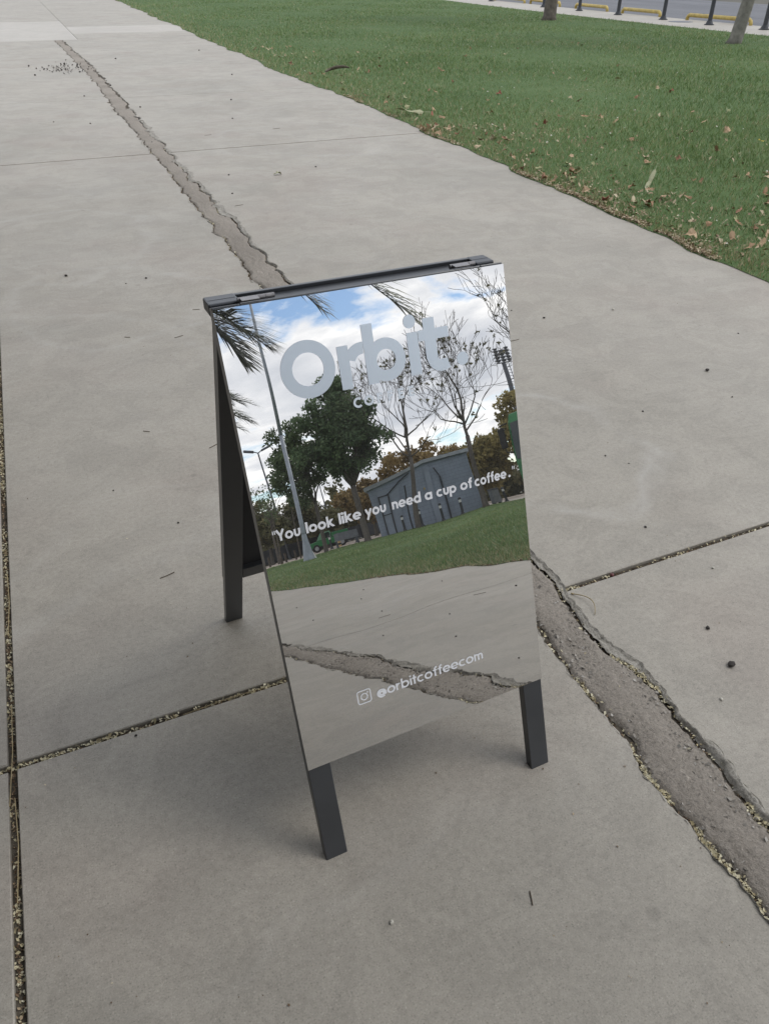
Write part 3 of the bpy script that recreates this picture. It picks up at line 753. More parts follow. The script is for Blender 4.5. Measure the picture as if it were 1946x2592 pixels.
# ------------------------------------------------------------------ dry seeds, litter, stones on the concrete
def flakes(P, size, rs, tilt=0.5, asp=0.5, zoff=0.0):
    """leaf shaped bent flakes, 4 triangles each; returns V,F"""
    n = len(P); a = rs.rand(n) * 2 * math.pi; s = size * (0.65 + 0.7 * rs.rand(n))
    loc = np.array([(-1, 0, 0), (-0.2, 1, 0.35), (-0.2, -1, 0.35), (1, 0, 0.1), (0, 0, -0.1)])
    ca, sa = np.cos(a), np.sin(a); tx = (rs.rand(n) - 0.5) * 2 * tilt; ty = (rs.rand(n) - 0.5) * 2 * tilt
    V = np.empty((n, 5, 3))
    for i, (lx, ly, lz) in enumerate(loc):
        X = lx * s * 0.5; Y_ = ly * s * asp * 0.5; Z_ = lz * s * 0.35
        Z2 = Z_ + X * tx + Y_ * ty
        V[:, i] = np.stack([P[:, 0] + X * ca - Y_ * sa, P[:, 1] + X * sa + Y_ * ca, P[:, 2] + Z2 + s * (0.22 + 0.25 * tilt) * 0.6 + zoff], 1)
    b = np.arange(n)[:, None] * 5
    F = np.concatenate([b + np.array([[0, 2, 4]]), b + np.array([[2, 3, 4]]), b + np.array([[3, 1, 4]]), b + np.array([[1, 0, 4]])])
    return V.reshape(-1, 3), F
def gravel(n, y0, y1, size, rs):
    y = rs.uniform(y0, y1, n); x = core_l(y) + rs.rand(n) * (core_r(y) - core_l(y))
    return flakes(np.stack([x, y, np.full(n, -0.0035)], 1), size * (.5 + rs.rand(n) ** 2), rs, 0.8, 0.85)
def clumpy(y, seed, thr=0.0, sc=3.0): return np.clip(nz1(y, seed, sc) * 0.8 + nz1(y, seed + 1, sc * 3.1) * 0.6 - thr, 0, 1)
rs = np.random.RandomState(5)
V, F = gravel(5200, -2.5, 3.2, 0.0072, rs); tag(bigmesh('strip_gravel', V, F, MAT['grit'], tint=np.tile(rs.rand(5200), 4)), kind='stuff')
P = []
n = 9000; y = rs.uniform(-3, 9, n); y = np.where(rs.rand(n) < 0.6, rs.uniform(0.0, 2.2, n), y)
k = rs.rand(n) < clumpy(y, 31, 0.05, 4.0) * 0.95 + 0.03
yl_ = y[k]; P.append(np.stack([strip_l(yl_) + 0.003 + np.abs(rs.randn(len(yl_))) * 0.0075, yl_, np.full(len(yl_), -0.008)], 1))
k = rs.rand(n) < clumpy(y, 41, 0.08, 4.0) * 0.9 + 0.03
yl_ = y[k]; P.append(np.stack([core_r(yl_) + 0.004 + rs.randn(len(yl_)) * 0.006, yl_, np.full(len(yl_), -0.008)], 1))
yl_ = rs.uniform(-0.5, 2.5, 260); P.append(np.stack([core_l(yl_) + rs.rand(260) * (core_r(yl_) - core_l(yl_)), yl_, np.full(260, -0.004)], 1)[:45])
# joint across the walk
n = 3000; x = rs.uniform(-0.4, 3.6, n); k = rs.rand(n) < clumpy(x, 51, -0.1, 5) * 0.7 + 0.14; x = x[k]
P.append(np.stack([x, 1.4085 + rs.randn(len(x)) * 0.0045, np.full(len(x), -0.0075)], 1))
# long joint at the left
n = 3000; y = rs.uniform(-0.5, 4.5, n); k = rs.rand(n) < clumpy(y, 61, -0.35, 5); y = y[k]
P.append(np.stack([left_joint(y) + rs.randn(len(y)) * 0.0055, y, np.full(len(y), -0.014)], 1))
P = np.concatenate(P)
V, F = flakes(P, 0.0062 + 0.0050 * rs.rand(len(P)), rs, 0.9, 0.55)
t_ = np.clip(0.62 + 0.28 * rs.randn(len(P)), 0, 1); tag(bigmesh('seed_litter', V, F, MAT['seed'], tint=np.tile(t_, 4)), kind='stuff')
# brown crumbs in the joints
P = []
for f, a, b, n in ((lambda q: (left_joint(q), q), -0.5, 4.5, 1500), (lambda q: (q, np.full_like(q, 1.408)), -0.4, 3.7, 1100), (lambda q: (strip_l(q) + 0.006, q), -2, 9, 1800), (lambda q: (strip_r(q) - 0.004, q), -2, 9, 1800), (lambda q: (core_r(q) + 0.004, q), -2, 9, 1500)):
    q = rs.uniform(a, b, n); X, Y = f(q); P.append(np.stack([X + rs.randn(n) * 0.004, Y + rs.randn(n) * 0.003, np.full(n, -0.013)], 1))
P = np.concatenate(P); V, F = flakes(P, 0.007, rs, 1.2, 0.6)
tag(bigmesh('joint_crumbs', V, F, MAT['litter'], tint=np.tile(np.clip(rs.rand(len(P)) ** 2 * 0.6, 0, 1), 4)), kind='stuff')
# leaf litter along the lawn edge
n = 19000; y = rs.uniform(2.0, 12, n); y = np.where(rs.rand(n) < 0.55, rs.uniform(3.0, 6.5, n), y)
k = rs.rand(n) < clumpy(y, 71, -0.5, 2.0); y = y[k]
x = lawn_edge(y) + 0.01 + np.abs(rs.randn(len(y))) * np.where(rs.rand(len(y)) < .8, 0.035, 0.35) - 0.012 * rs.rand(len(y))
V, F = flakes(np.stack([x, y, np.full(len(x), 0.004)], 1), 0.013 + 0.016 * rs.rand(len(x)) ** 2, rs, 0.9, 0.5)
tag(bigmesh('leaf_litter', V, F, MAT['litter'], tint=np.tile(np.clip(.25 + .75 * rs.rand(len(x)), 0, 1), 4)), kind='stuff')
n = 900; y = -rs.rand(n) ** 0.7 * 9 + 1.5; x = lawn_edge(y) + rs.randn(n) * 0.03
V, F = flakes(np.stack([x, y, np.full(n, 0.004)], 1), 0.02, rs, 0.9, 0.5)
bm_l = bigmesh('leaf_litter', V, F, MAT['litter'], tint=np.tile(rs.rand(n) * 0.8, 4)); tag(bm_l, kind='stuff')
n = 1900; y = rs.uniform(2.4, 9, n); x = lawn_edge(y) + .05 + rs.exponential(.8, n); k = rs.rand(n) < clumpy(x * 1.7 + y, 91, -.2, 1.3) + .1; x, y = x[k], y[k]
V, F = flakes(np.stack([x, y, .014 + .016 * rs.rand(len(x))], 1), .018 + .022 * rs.rand(len(x)), rs, .9, .6)
tag(bigmesh('leaf_litter', V, F, MAT['litter'], tint=np.tile(.15 + .7 * rs.rand(len(x)), 4)), kind='stuff')
# white bits (daisies, petals) in the grass
n = 420; x, y = sample_lawn(9000, rs); k = (y > 2.5) & (y < 28) & (rs.rand(len(x)) < 0.5 * (6 / np.maximum(6, np.hypot(x, y))) ** 0.6); x = x[k][:520]; y = y[k][:520]
V, F = flakes(np.stack([x, y, np.full(len(x), 0.045)], 1), 0.022, rs, 0.6, 0.8)
tag(bigmesh('fallen_petals', V, F, MAT['chip'], tint=np.tile(rs.rand(len(x)), 4)), kind='stuff')

n = 2600; y = rs.uniform(-4, 7, n); x = rs.uniform(-0.35, 3.7, n); k = x < lawn_edge(y) - .03; x, y = x[k], y[k]
V, F = flakes(np.stack([x, y, np.full(len(x), 0.0004)], 1), 0.0022 + 0.0035 * rs.rand(len(x)) ** 3, rs, 0.5, 0.7)
tag(bigmesh('loose_grit', V, F, MAT['litter'], tint=np.tile(np.where(rs.rand(len(x)) < .55, rs.rand(len(x)) * .25, .6 + .4 * rs.rand(len(x))), 4)), kind='stuff')

def pebble_mesh(seed, flat=0.65):
    rs = np.random.RandomState(seed); V = []; F = []
    k = 7; rings = ((-0.8, 0.55), (-0.1, 1.0), (0.55, 0.8))
    for z, r in rings:
        for j in range(k):
            a = 2 * math.pi * j / k + z; q = r * (0.75 + 0.45 * rs.rand()); V.append((q * math.cos(a), q * math.sin(a) * 0.8, z * flat))
    V.append((0.1, 0, 0.9 * flat)); V.append((0, 0, -0.9 * flat))
    for i in range(2):
        for j in range(k): F.append((i * k + j, i * k + (j + 1) % k, (i + 1) * k + (j + 1) % k, (i + 1) * k + j))
    for j in range(k): F.append((2 * k + j, 2 * k + (j + 1) % k, 3 * k)); F.append(((j + 1) % k, j, 3 * k + 1))
    me = bpy.data.meshes.new('pebble'); me.from_pydata(V, [], F); me.update(); me.materials.append(MAT['stone'])
    return me
pm = [pebble_mesh(i) for i in range(4)]
def put(name, me, x, y, s, rz, label, cat, group=None, z=None):
    o = bpy.data.objects.new(name, me); col.objects.link(o)
    o.location = (x, y, s * 0.55 if z is None else z); o.scale = (s, s, s); o.rotation_euler = (0, 0, rz)
    return tag(o, label, cat, group)
put('stone', pm[0], 1.495, 0.952, 0.0125, 0.4, 'largest dark brown stone on the concrete right of the broken mortar strip', 'stone')
put('stone', pm[1], 1.5415, 1.092, 0.0078, 1.4, 'dark stone lying behind the largest brown stone, right of the strip', 'stone')
put('stone', pm[2], 2.814, 2.460, 0.0115, 0.2, 'lone dark stone on clean concrete well right of the sign', 'stone')
LBL = 'small dark stone scattered on the grey concrete walk'
for x, y, s in ((2.254, 2.253, .008), (1.87, 2.014, .007), (1.703, 1.568, .008), (2.467, 3.35, .011), (0.0965, 5.143, .016), (-0.0745, 1.382, .0065), (2.613, 7.517, .014), (-0.338, 3.405, .011), (2.36, 3.52, .008), (0.55, 4.9, .012), (0.42, 4.85, .007), (1.05, 2.95, .008), (0.21, 2.25, .007), (0.03, 2.55, .006), (1.92, 1.93, .005), (2.5, 1.75, .006), (2.72, 2.2, .007), (3.3, 2.75, .007),
                (1.60, 6.8, .012), (1.75, 7.5, .014), (1.38, 9.4, .014), (2.6, 10.6, .018), (0.9, 10.9, .018), (0.5, 11.2, .014), (3.0, 12.2, .022), (1.1, 13.4, .02), (3.8, 15.2, .026), (0.6, 16.4, .03), (2.3, 18.8, .03), (4.3, 20.0, .03), (1.62, 14.5, .028), (1.68, 12.0, .022), (1.5, 11.0, .02),
                (1.9, -0.6, .011), (1.62, -1.1, .009), (2.35, -1.3, .012), (1.45, -0.2, .008), (2.0, -1.9, .010), (1.55, -2.0, .009), (2.7, -2.2, .014), (2.1, -3.4, .012), (3.0, -4.0, .013), (1.75, -4.3, .013), (2.5, -5.0, .013), (2.9, -6.0, .014), (2.2, -6.6, .014)):
    put('stone', pm[random.randrange(4)], x, y, s * 0.66, random.random() * 6, LBL, 'stone', 'small dark stones scattered on the walk')
# crumb heap by the far end of the strip
rs2 = np.random.RandomState(3); n = 90
x = 1.22 + rs2.randn(n) * 0.22; y = 17.3 + rs2.randn(n) * 0.55
V, F = flakes(np.stack([x, y, np.full(n, 0.004)], 1), 0.038, rs2, 1.0, 0.8)
tag(bigmesh('mortar_crumbs', V, F, MAT['stone'], tint=np.tile(rs2.rand(n), 4)), kind='stuff')
# pale crumbs
for x, y, s in ((1.381, .869, .0055), (1.758, 1.30, .0055), (0.330, .694, .0058), (2.9, 1.62, .007), (3.15, 1.5, .008), (1.98, 3.1, .006), (2.9, 3.3, .009), (0.62, 2.6, .006), (1.0, 4.0, .008)):
    o = put('pale_crumb', pm[random.randrange(4)].copy(), x, y, s, random.random() * 6, 'small whitish crumb on the grey concrete walk', 'crumb', 'whitish crumbs scattered on the walk')
    o.data.materials.clear(); o.data.materials.append(MAT['chip'])
# berry, curved stem, twigs
g = G(); g.lathe([(-0.007, .001), (-0.005, .0055), (0, .0075), (.004, .006), (.007, .0015)], 12, (0, 0, 0)); g.tube([(0, 0, .006), (.002, .001, .011)], .0008, 5)
me = obj('dried_berry', g, MAT['berry'], smooth=True); me.location = (1.436, 1.408, -0.002); tag(me, 'dark red dried berry in the debris of the joint right of the sign', 'berry')
g = G(); t_ = np.linspace(0, 1, 12)
pts = np.stack([1.264 + 0.030 * np.sin(t_ * math.pi * 0.9) - 0.006 * t_, 1.377 - 0.104 * t_, 0.004 + 0.010 * np.sin(t_ * math.pi)], 1)
g.tube(pts, 0.0017 - 0.0005 * t_, 6); g.tube([pts[0], pts[0] + np.array([-.006, .006, 0])], [.003, .0022], 6)
tag(obj('leaf_stem', g, MAT['stem'], smooth=True), 'curved tan leaf stalk lying by the corner of the cracked joint', 'leaf stalk')
twl = 'short thin dark twig lying on the grey concrete walk'
for x, y, ln_, a in ((0.55, 3.9, .05, .3), (0.45, 2.72, .045, .5), (0.22, 2.95, .03, -.6), (0.12, 1.98, .05, .25), (0.30, 4.0, .03, -.5), (0.72, 4.25, .04, -.2), (0.80, 4.22, .04, -.6), (0.90, 4.2, .035, .1), (2.15, 3.15, .06, .05), (2.75, 1.55, .03, .8), (1.55, 6.4, .07, .2), (0.62, 0.62, .03, 1.2), (1.55, .62, .02, -.8), (2.05, 9.6, .08, .1), (2.9, 9.7, .09, .1), (1.96, -3.0, .1, .2), (2.5, -2.4, .09, .5)):
    g = G(); q = np.linspace(-.5, .5, 5)
    g.tube(np.stack([q * ln_ * math.cos(a), q * ln_ * math.sin(a) + 0.1 * ln_ * q * q, 0.0016 + 0 * q], 1), 0.0013 + 0.010 * ln_ * 0.3, 5)
    o = obj('twig', g, MAT['twig']); o.location = (x, y, 0); tag(o, twl, 'twig', 'dark twigs scattered on the walk')
for x0, y0, x1, y1, lb in ((-0.372, 1.05, -0.366, 1.32, 'dry straw stalk in the left joint, just below the joint crossing'), (-0.378, 1.30, -0.362, 1.62, 'dry straw stalk in the left joint, beside the joint crossing'), (-0.36, 1.9, -0.352, 2.2, 'dry straw stalk highest up in the left joint'), (0.05, 1.404, 0.28, 1.408, 'dry straw stalk in the cross joint left of the sign')):
    g = G(); g.tube([(x0, y0, -.004), ((x0 + x1) / 2 + .006, (y0 + y1) / 2, .001), (x1, y1, -.005)], 0.0012, 5)
    tag(obj('grass_stalk', g, MAT['stem']), lb, 'straw', 'dry stalks lying in the joints')

# ---- fallen leaves on the lawn
def leaf_mesh(seed, lobes):
    rs = np.random.RandomState(seed); k = 13
    out_ = []
    for j in range(k):
        a = 2 * math.pi * j / k
        r = (0.62 + 0.38 * abs(math.cos(lobes * a / 2.0))) * (0.85 + 0.3 * rs.rand()) if lobes else (0.40 + 0.6 * abs(math.cos(a)) ** 1.5)
        out_.append((r * math.cos(a), r * math.sin(a) * (0.9 if lobes else 0.75), 0))
    V = np.array([(0, 0, 0)] + out_)
    c1, c2, c3 = rs.uniform(-.6, .9, 3)
    V[:, 2] = c1 * V[:, 1] ** 2 + c2 * 0.7 * V[:, 0] ** 2 + 0.35 * c3 * V[:, 0] * V[:, 1] + 0.12 * rs.randn(len(V)); V[:, 2] -= V[:, 2].min() * 0.6
    F = [(0, j + 1, (j + 1) % k + 1) for j in range(k)]
    gg = G(); gg.add(V, F); gg.tube([V[1], V[1] + np.array([.5, .1, .1])], [.035, .02], 4)
    me = bpy.data.meshes.new('fallen_leaf'); me.from_pydata(np.concatenate(gg.v).tolist(), [], gg.f); me.update()
    return me
LM = [leaf_mesh(i, 5 if i < 4 else 0) for i in range(7)]
for me in LM: me.materials.append(MAT['leaf'])
rs = np.random.RandomState(21); cnt = 0
spots = []
while len(spots) < 215:
    y = rs.uniform(2.6, 20); off = rs.exponential(1.3) if rs.rand() < 0.75 else rs.uniform(0, 9)
    x = float(lawn_edge(y)) + 0.05 + off
    if y > 9 and rs.rand() < 0.65: continue
    if x > 14: continue
    spots.append((x, y))
for cx_, cy_, n in ((5.05, 4.05, 16), (5.6, 4.6, 12), (4.75, 5.1, 9), (5.9, 4.0, 12), (6.3, 5.3, 10), (4.45, 6.2, 8), (4.42, 8.75, 10), (6.6, 4.6, 6)):
    for _ in range(n): spots.append((max(cx_ + rs.randn() * 0.16, float(lawn_edge(cy_)) + .02), cy_ + rs.randn() * 0.16))
for x, y in spots:
    o = bpy.data.objects.new('fallen_leaf', LM[rs.randint(7)]); col.objects.link(o)
    s = rs.uniform(0.024, 0.052); o.scale = (s, s, s); o.location = (x, y, 0.026 + 0.020 * rs.rand())
    o.rotation_euler = (rs.uniform(-.7, .7), rs.uniform(-.7, .7), rs.uniform(0, 6.3))
    tag(o, 'curled dry autumn leaf lying in the short grass', 'leaf', 'fallen leaves on the lawn')
def special(me, mat, x, y, s, rot, label, z=0.05):
    m2 = me.copy(); m2.materials.clear(); m2.materials.append(MAT[mat])
    o = bpy.data.objects.new('fallen_leaf', m2); col.objects.link(o); o.scale = s; o.location = (x, y, z); o.rotation_euler = rot
    tag(o, label, 'leaf')
special(LM[5], 'leaf_pale', 5.03, 5.56, (.13, .05, .05), (0.2, -.5, .6), 'long pale green leaf standing out of the grass near the path edge')
special(LM[6], 'leaf_yellow', 7.4, 6.6, (.045, .045, .04), (.3, .2, 0), 'single bright yellow leaf on the lawn at the right', .055)
special(LM[1], 'leaf_pale', 2.172, 7.336, (.05, .03, .03), (0, 0, .2), 'pale greenish leaf lying alone on the concrete beyond the sign', .004)
special(LM[4], 'leaf_pale', 4.75, 9.9, (.22, .09, .12), (.1, .2, .1), 'large pale withered leaf lying in the grass near the slab corner', .05)
g = G(); t_ = np.linspace(0, 1, 10)
g.tube(np.stack([5.3 + 0.42 * t_, 14.5 + 0.1 * np.sin(t_ * 5), 0.06 + 0.10 * np.sin(t_ * 2.6) * t_], 1), 0.022 * np.sin(0.2 + t_ * 2.7) + .006, 6)
tag(obj('fallen_branch', g, MAT['twig']), 'dark curled piece of bark lying on the far grass', 'bark')

# ------------------------------------------------------------------ bollards along the pavement, wheel stops
def make_bollard(label, group, hgt=0.95, band=False):
    e = empty('bollard', (0, 0, 0)); tag(e, label, 'bollard', group)
    g = G(); g.lathe([(0, .16), (.025, .16), (.03, .125), (.05, .115), (.12, .082)], 16); obj('base_flange', g, MAT['steel_dark'], e, smooth=False)
    if band:
        g = G(); g.lathe([(.12, .072), (hgt - .26, .072)], 14); obj('post', g, MAT['steel_dark'], e, smooth=False)
        g = G(); g.lathe([(hgt - .26, .075), (hgt - .12, .075)], 14); obj('reflective_band', g, MAT['white_band'], e)
    else:
        g = G(); g.lathe([(.12, .070), (hgt - .12, .066)], 14); obj('post', g, MAT['steel_dark'], e, smooth=False)
    g = G(); g.lathe([(hgt - .12, .085), (hgt - .05, .088), (hgt - .01, .06), (hgt, .01)], 14); obj('cap', g, MAT['steel_dark'], e)
    return e
proto = make_bollard('x', 'steel bollards along the pavement')
BL = ((25.25, 42.7, 'dark steel bollard farthest away along the pavement, cut by the top edge'), (23.95, 35.7, 'dark steel bollard hidden behind the brown tree trunk by the pavement'),
      (23.49, 32.28, 'dark steel bollard first to the right of the brown tree trunk'), (23.01, 29.04, 'dark steel bollard second to the right of the brown tree trunk'),
      (22.52, 25.83, 'dark steel bollard just left of the manhole cover'), (21.94, 22.9, 'dark steel bollard between the manhole cover and the pale leaning trunk'),
      (21.89, 20.5, 'dark steel bollard at the right edge beyond the pale trunk'))
for i, (x, y, lb) in enumerate(BL):
    e = proto if i == 0 else dup(proto)
    e.location = (x, y, 0); e['label'] = lb
def wheel_stop(x0, y0, x1, y1, lb):
    e = np.array([x1 - x0, y1 - y0, 0]); ln_ = np.linalg.norm(e); e /= ln_
    P = []; z = 0.155; zb = -0.05
    a = np.array([x0, y0, 0]); b = np.array([x1, y1, 0])
    P = [a + [0, 0, zb], a + [0, 0, z - .10], a + e * .03 + [0, 0, z - .04], a + e * .10 + [0, 0, z], b - e * .10 + [0, 0, z], b - e * .03 + [0, 0, z - .04], b + [0, 0, z - .10], b + [0, 0, zb]]
    root = empty('wheel_stop', tuple((a + b) / 2)); P = [p_ - (a + b) / 2 for p_ in P]
    tag(root, lb, 'wheel stop', 'yellow wheel stops along the kerb')
    g = G(); g.tube(P, 0.062, 10); obj('bent_rail', g, MAT['yellow'], root, smooth=True)
    for p_ in (P[0], P[-1]):
        g = G(); g.lathe([(0, .10), (.012, .10)], 10, (p_[0], p_[1], 0.0 - 0.052)); obj('foot_plate', g, MAT['yellow'], root)
for (q, lb) in (((25.95, 43.5, 25.45, 39.7), 'yellow tube wheel stop cut by the top edge, left of the brown trunk'), ((25.75, 39.6, 25.05, 36.0), 'yellow tube wheel stop passing behind the brown tree trunk'),
                ((24.75, 34.3, 24.28, 31.4), 'yellow tube wheel stop behind the first bollard right of the brown trunk'), ((23.98, 30.0, 23.62, 27.3), 'yellow tube wheel stop between two bollards, left of the manhole cover'),
                ((23.25, 25.4, 23.05, 22.2), 'yellow tube wheel stop running behind the pale leaning trunk'), ((22.95, 20.9, 22.9, 18.0), 'yellow tube wheel stop at the right edge behind the last bollard')):
    wheel_stop(*q, lb)

# ------------------------------------------------------------------ trees
def branches(g, p, d, ln_, r, depth, rs, ends, up=0.25, spread=0.5, segs=5, kids=(2, 3), shrink=0.72):
    pts = [p.copy()]; rad = [r]; dd = d.copy()
    for s in range(segs):
        dd = dd + rs.randn(3) * 0.17 + np.array([0, 0, up * 0.25]); dd /= np.linalg.norm(dd)
        pts.append(pts[-1] + dd * ln_ / segs); rad.append(max(.011, r * (1 - 0.45 * (s + 1) / segs)))
    g.tube(pts, rad, 6 if r > .03 else 4, cap=depth == 0)
    if depth == 0: ends.append((pts[-1], dd)); ends.append((pts[-3], dd)); return
    for k in range(rs.randint(kids[0], kids[1] + 1)):
        a = rs.rand() * 2 * math.pi; q = np.cross(dd, [math.cos(a), math.sin(a), 0.3]); q /= np.linalg.norm(q) + 1e-9
        nd_ = dd + q * spread * (0.6 + 0.7 * rs.rand()) + np.array([0, 0, up]); nd_ /= np.linalg.norm(nd_)
        src = pts[-1] if k < 2 else pts[-2 - rs.randint(2)]
        branches(g, src, nd_, ln_ * shrink * (0.8 + 0.4 * rs.rand()), rad[-1] * 0.72, depth - 1, rs, ends, up, spread, max(3, segs - 1), kids, shrink)
def leaves(centers, per, rad, size, rs):
    n = len(centers) * per
    C_ = np.repeat(np.asarray(centers), per, 0); o = rs.randn(n, 3); o /= np.linalg.norm(o, axis=1, keepdims=True); o *= (rs.rand(n, 1) ** 0.5) * rad
    o[:, 2] *= 0.8
    P = C_ + o
    a = rs.randn(n, 3); a /= np.linalg.norm(a, axis=1, keepdims=True); b = np.cross(a, rs.randn(n, 3)); b /= np.linalg.norm(b, axis=1, keepdims=True)
    s = size * (0.6 + 0.8 * rs.rand(n, 1))
    V = np.empty((n, 4, 3)); V[:, 0] = P - a * s; V[:, 1] = P - b * s * 0.55; V[:, 2] = P + a * s; V[:, 3] = P + b * s * 0.55
    cl = np.repeat(rs.rand(len(centers)), per)
    return V.reshape(-1, 3), np.arange(n * 4).reshape(-1, 4), np.clip(0.45 * cl + 0.55 * rs.rand(n), 0, 1)
def leafy_tree(loc, fork, crown_c, crown_r, nclump, per, crad, lsize, tr, mat, bark, seed, label, group=None, lean=(0, 0), limbs=6, sub=4):
    rs = np.random.RandomState(seed); e = empty('tree', loc); tag(e, label, 'tree', group)
    cc = np.array(crown_c, float); cr = np.array(crown_r, float)
    cents = []
    while len(cents) < nclump:
        q = rs.uniform(-1, 1, 3); rr = np.linalg.norm(q)
        if rr > 1 or (rr < 0.45 and rs.rand() < 0.6): continue
        bump_ = 0.86 + 0.16 * math.sin(3 * math.atan2(q[1], q[0]) + seed) + 0.12 * math.sin(5 * q[2] + seed * 2)
        if q[2] < -0.55 and rs.rand() < 0.4: continue
        cents.append(cc + q * cr * bump_)
    g = G(); f = np.array([lean[0], lean[1], fork])
    g.tube([(0, 0, -0.05), (lean[0] * .1, lean[1] * .1, .12), (lean[0] * .3, lean[1] * .3, fork * .35), (lean[0] * .7, lean[1] * .7, fork * .7), f], [tr * 1.5, tr * 1.08, tr * .95, tr * .88, tr * .8], 10)
    obj('trunk', g, MAT[bark], e, smooth=True)
    g = G()
    for k in rs.choice(len(cents), min(limbs, len(cents)), False):
        c_ = cents[k]; mid_ = f * 0.45 + c_ * 0.55 + np.array([0, 0, 0.25]) + rs.randn(3) * .15
        g.tube([f - [0, 0, .05], f * .75 + c_ * .25 + rs.randn(3) * .1, mid_, c_], [tr * .55, tr * .42, tr * .28, tr * .06], 6)
        for _ in range(sub):
            c2 = cents[rs.randint(len(cents))]
            if np.linalg.norm(c2 - mid_) < max(cr) * 0.8: g.tube([mid_, (mid_ + c2) / 2 + rs.randn(3) * .12, c2], [tr * .2, tr * .12, .012], 4)
    obj('limbs', g, MAT[bark], e, smooth=True)
    V, F, t_ = leaves(cents, per, crad, lsize, rs)
    bigmesh('crown', V, F, MAT[mat], e, tint=t_)
    return e
def bare_tree(loc, fork, seed, label, group, tr=.15, height=7.0, lean=(0.3, 0.1), nl=5, leafn=30):
    rs = np.random.RandomState(seed); e = empty('bare_tree', loc); tag(e, label, 'tree', group)
    f = np.array([lean[0], lean[1], fork]); g = G()
    g.tube([(0, 0, -.05), (.01, 0, .15), (lean[0] * .35, lean[1] * .3, fork * .4), (lean[0] * .6 + .03, lean[1] * .7, fork * .75), f], [tr * 1.4, tr, tr * .88, tr * .8, tr * .75], 9)
    obj('trunk', g, MAT['bark_dark'], e, smooth=True)
    g = G(); ends = []
    # leader that keeps going up
    branches(g, f, np.array([lean[0] * .15, lean[1] * .15, 1.0]), height * .40, tr * .55, 4, rs, ends, 0.18, 0.62, 6, (3, 4), .66)
    for k in range(nl):
        a = 2 * math.pi * (k + .5 * rs.rand()) / nl; q = np.array([math.cos(a), math.sin(a), .55 + .4 * rs.rand()]); q /= np.linalg.norm(q)
        branches(g, f + [0, 0, rs.rand() * 1.2], q, height * .27, tr * .32, 4, rs, ends, 0.26, 0.62, 5, (2, 3), .70)
    obj('branches', g, MAT['bark_dark'], e, smooth=True)
    cs = [ends[i][0] for i in rs.choice(len(ends), min(int(leafn * 1.5), len(ends)), False)]
    V, F, t_ = leaves(cs, 9, .12, .075, rs); bigmesh('dry_leaves', V, F, MAT['leaf_brown'], e, tint=t_)
    return e
# two trees standing in the lawn ahead (their crowns are above the picture)
leafy_tree((18.25, 26.8, 0), 3.4, (0.6, 0, 6.0), (2.9, 2.9, 2.4), 70, 60, .7, .12, .215, 'leaf_gold', 'bark', 71, 'brown tree trunk standing in the lawn by the far pavement', None, (.25, 0.1))
leafy_tree((16.98, 16.78, 0), 3.2, (0.9, 0, 5.6), (2.4, 2.4, 2.2), 60, 60, .7, .12, .150, 'leaf_gold', 'bark_grey', 72, 'pale grey leaning tree trunk at the right, in the lawn before the bollards', None, (.40, -0.3))
# trees seen in the mirror
leafy_tree((14.45, -36.3, 0), 3.3, (0.05, 0.0, 6.15), (2.55, 2.3, 2.85), 165, 150, .55, .100, .17, 'leaf_dark', 'bark_dark', 5, 'big dark evergreen round tree left of the grey shed in the mirror', None, (.18, .06), 9, 6)
leafy_tree((12.75, -38.5, 0), 3.0, (-0.55, 0.0, 5.05), (1.75, 1.7, 2.60), 95, 85, .46, .100, .13, 'leaf_green', 'bark_dark', 8, 'smaller looser green tree behind the tall lamp post in the mirror', None, (.15, 0), 8, 5)
GB = 'bare trees reflected beside the shed'
bare_tree((17.05, -34.72, 0), 3.9, 13, 'bare branching tree in front of the left half of the grey shed', GB, .15, 7.0, (.34, .16), 7, 45)
bare_tree((20.25, -33.05, 0), 4.0, 17, 'bare branching tree at the right corner of the grey shed', GB, .17, 7.6, (.16, .1), 7, 55)
bare_tree((25.6, -31.6, 0), 5.0, 29, 'bare tree whose branches reach in at the upper right mirror edge', GB, .19, 8.0, (-.3, .1), 4, 16)
AU_ = ((24.2, -48.6, 0, 3.3, 'leaf_autumn', 'orange brown tree rising behind the shed roof, left of its ridge', 5.9), (26.9, -47.3, 0, 2.1, 'leaf_gold', 'lower thin golden tree behind the right end of the shed roof', 4.9), (32.0, -44.2, 0, 3.0, 'leaf_gold', 'tall yellow tree at the right mirror edge beside the lorry', 7.4),
       (29.9, -47.5, 0, 2.0, 'leaf_gold', 'small yellow tree between the shed and the tall yellow tree', 5.0), (20.4, -50.0, 0, 2.1, 'leaf_autumn', 'rust brown tree seen under the dark evergreen crown', 4.4), (13.0, -53.0, 0, 2.0, 'leaf_brown', 'dull brown tree at the left mirror edge behind the posts', 4.4), (16.2, -54.0, 0, 1.9, 'leaf_brown', 'dull brown tree seen left of the pale lamp post foot', 4.3), (18.3, -55.5, 0, 1.7, 'leaf_brown', 'olive brown low tree behind the small green vehicle', 3.2))
for i, (x, y, z, r, mt_, lb, top) in enumerate(AU_):
    ch = top - 1.3
    leafy_tree((x, y, 0), 1.6, (0, 0, 1.3 + ch / 2), (r, r, ch / 2 + .15), 85, 100, .62, .15, .13, mt_, 'bark_dark', 100 + i, lb, 'far trees beyond the lawn', (.1, 0), 6, 3)
leafy_tree((12.1, -47.5, 0), 2.2, (0.2, 0, 4.2), (0.9, 0.9, 1.6), 16, 26, .45, .09, .08, 'leaf_green', 'bark_dark', 131, 'sparse young tree beside the double headed lamp in the mirror', None, (.05, 0), 8, 4)

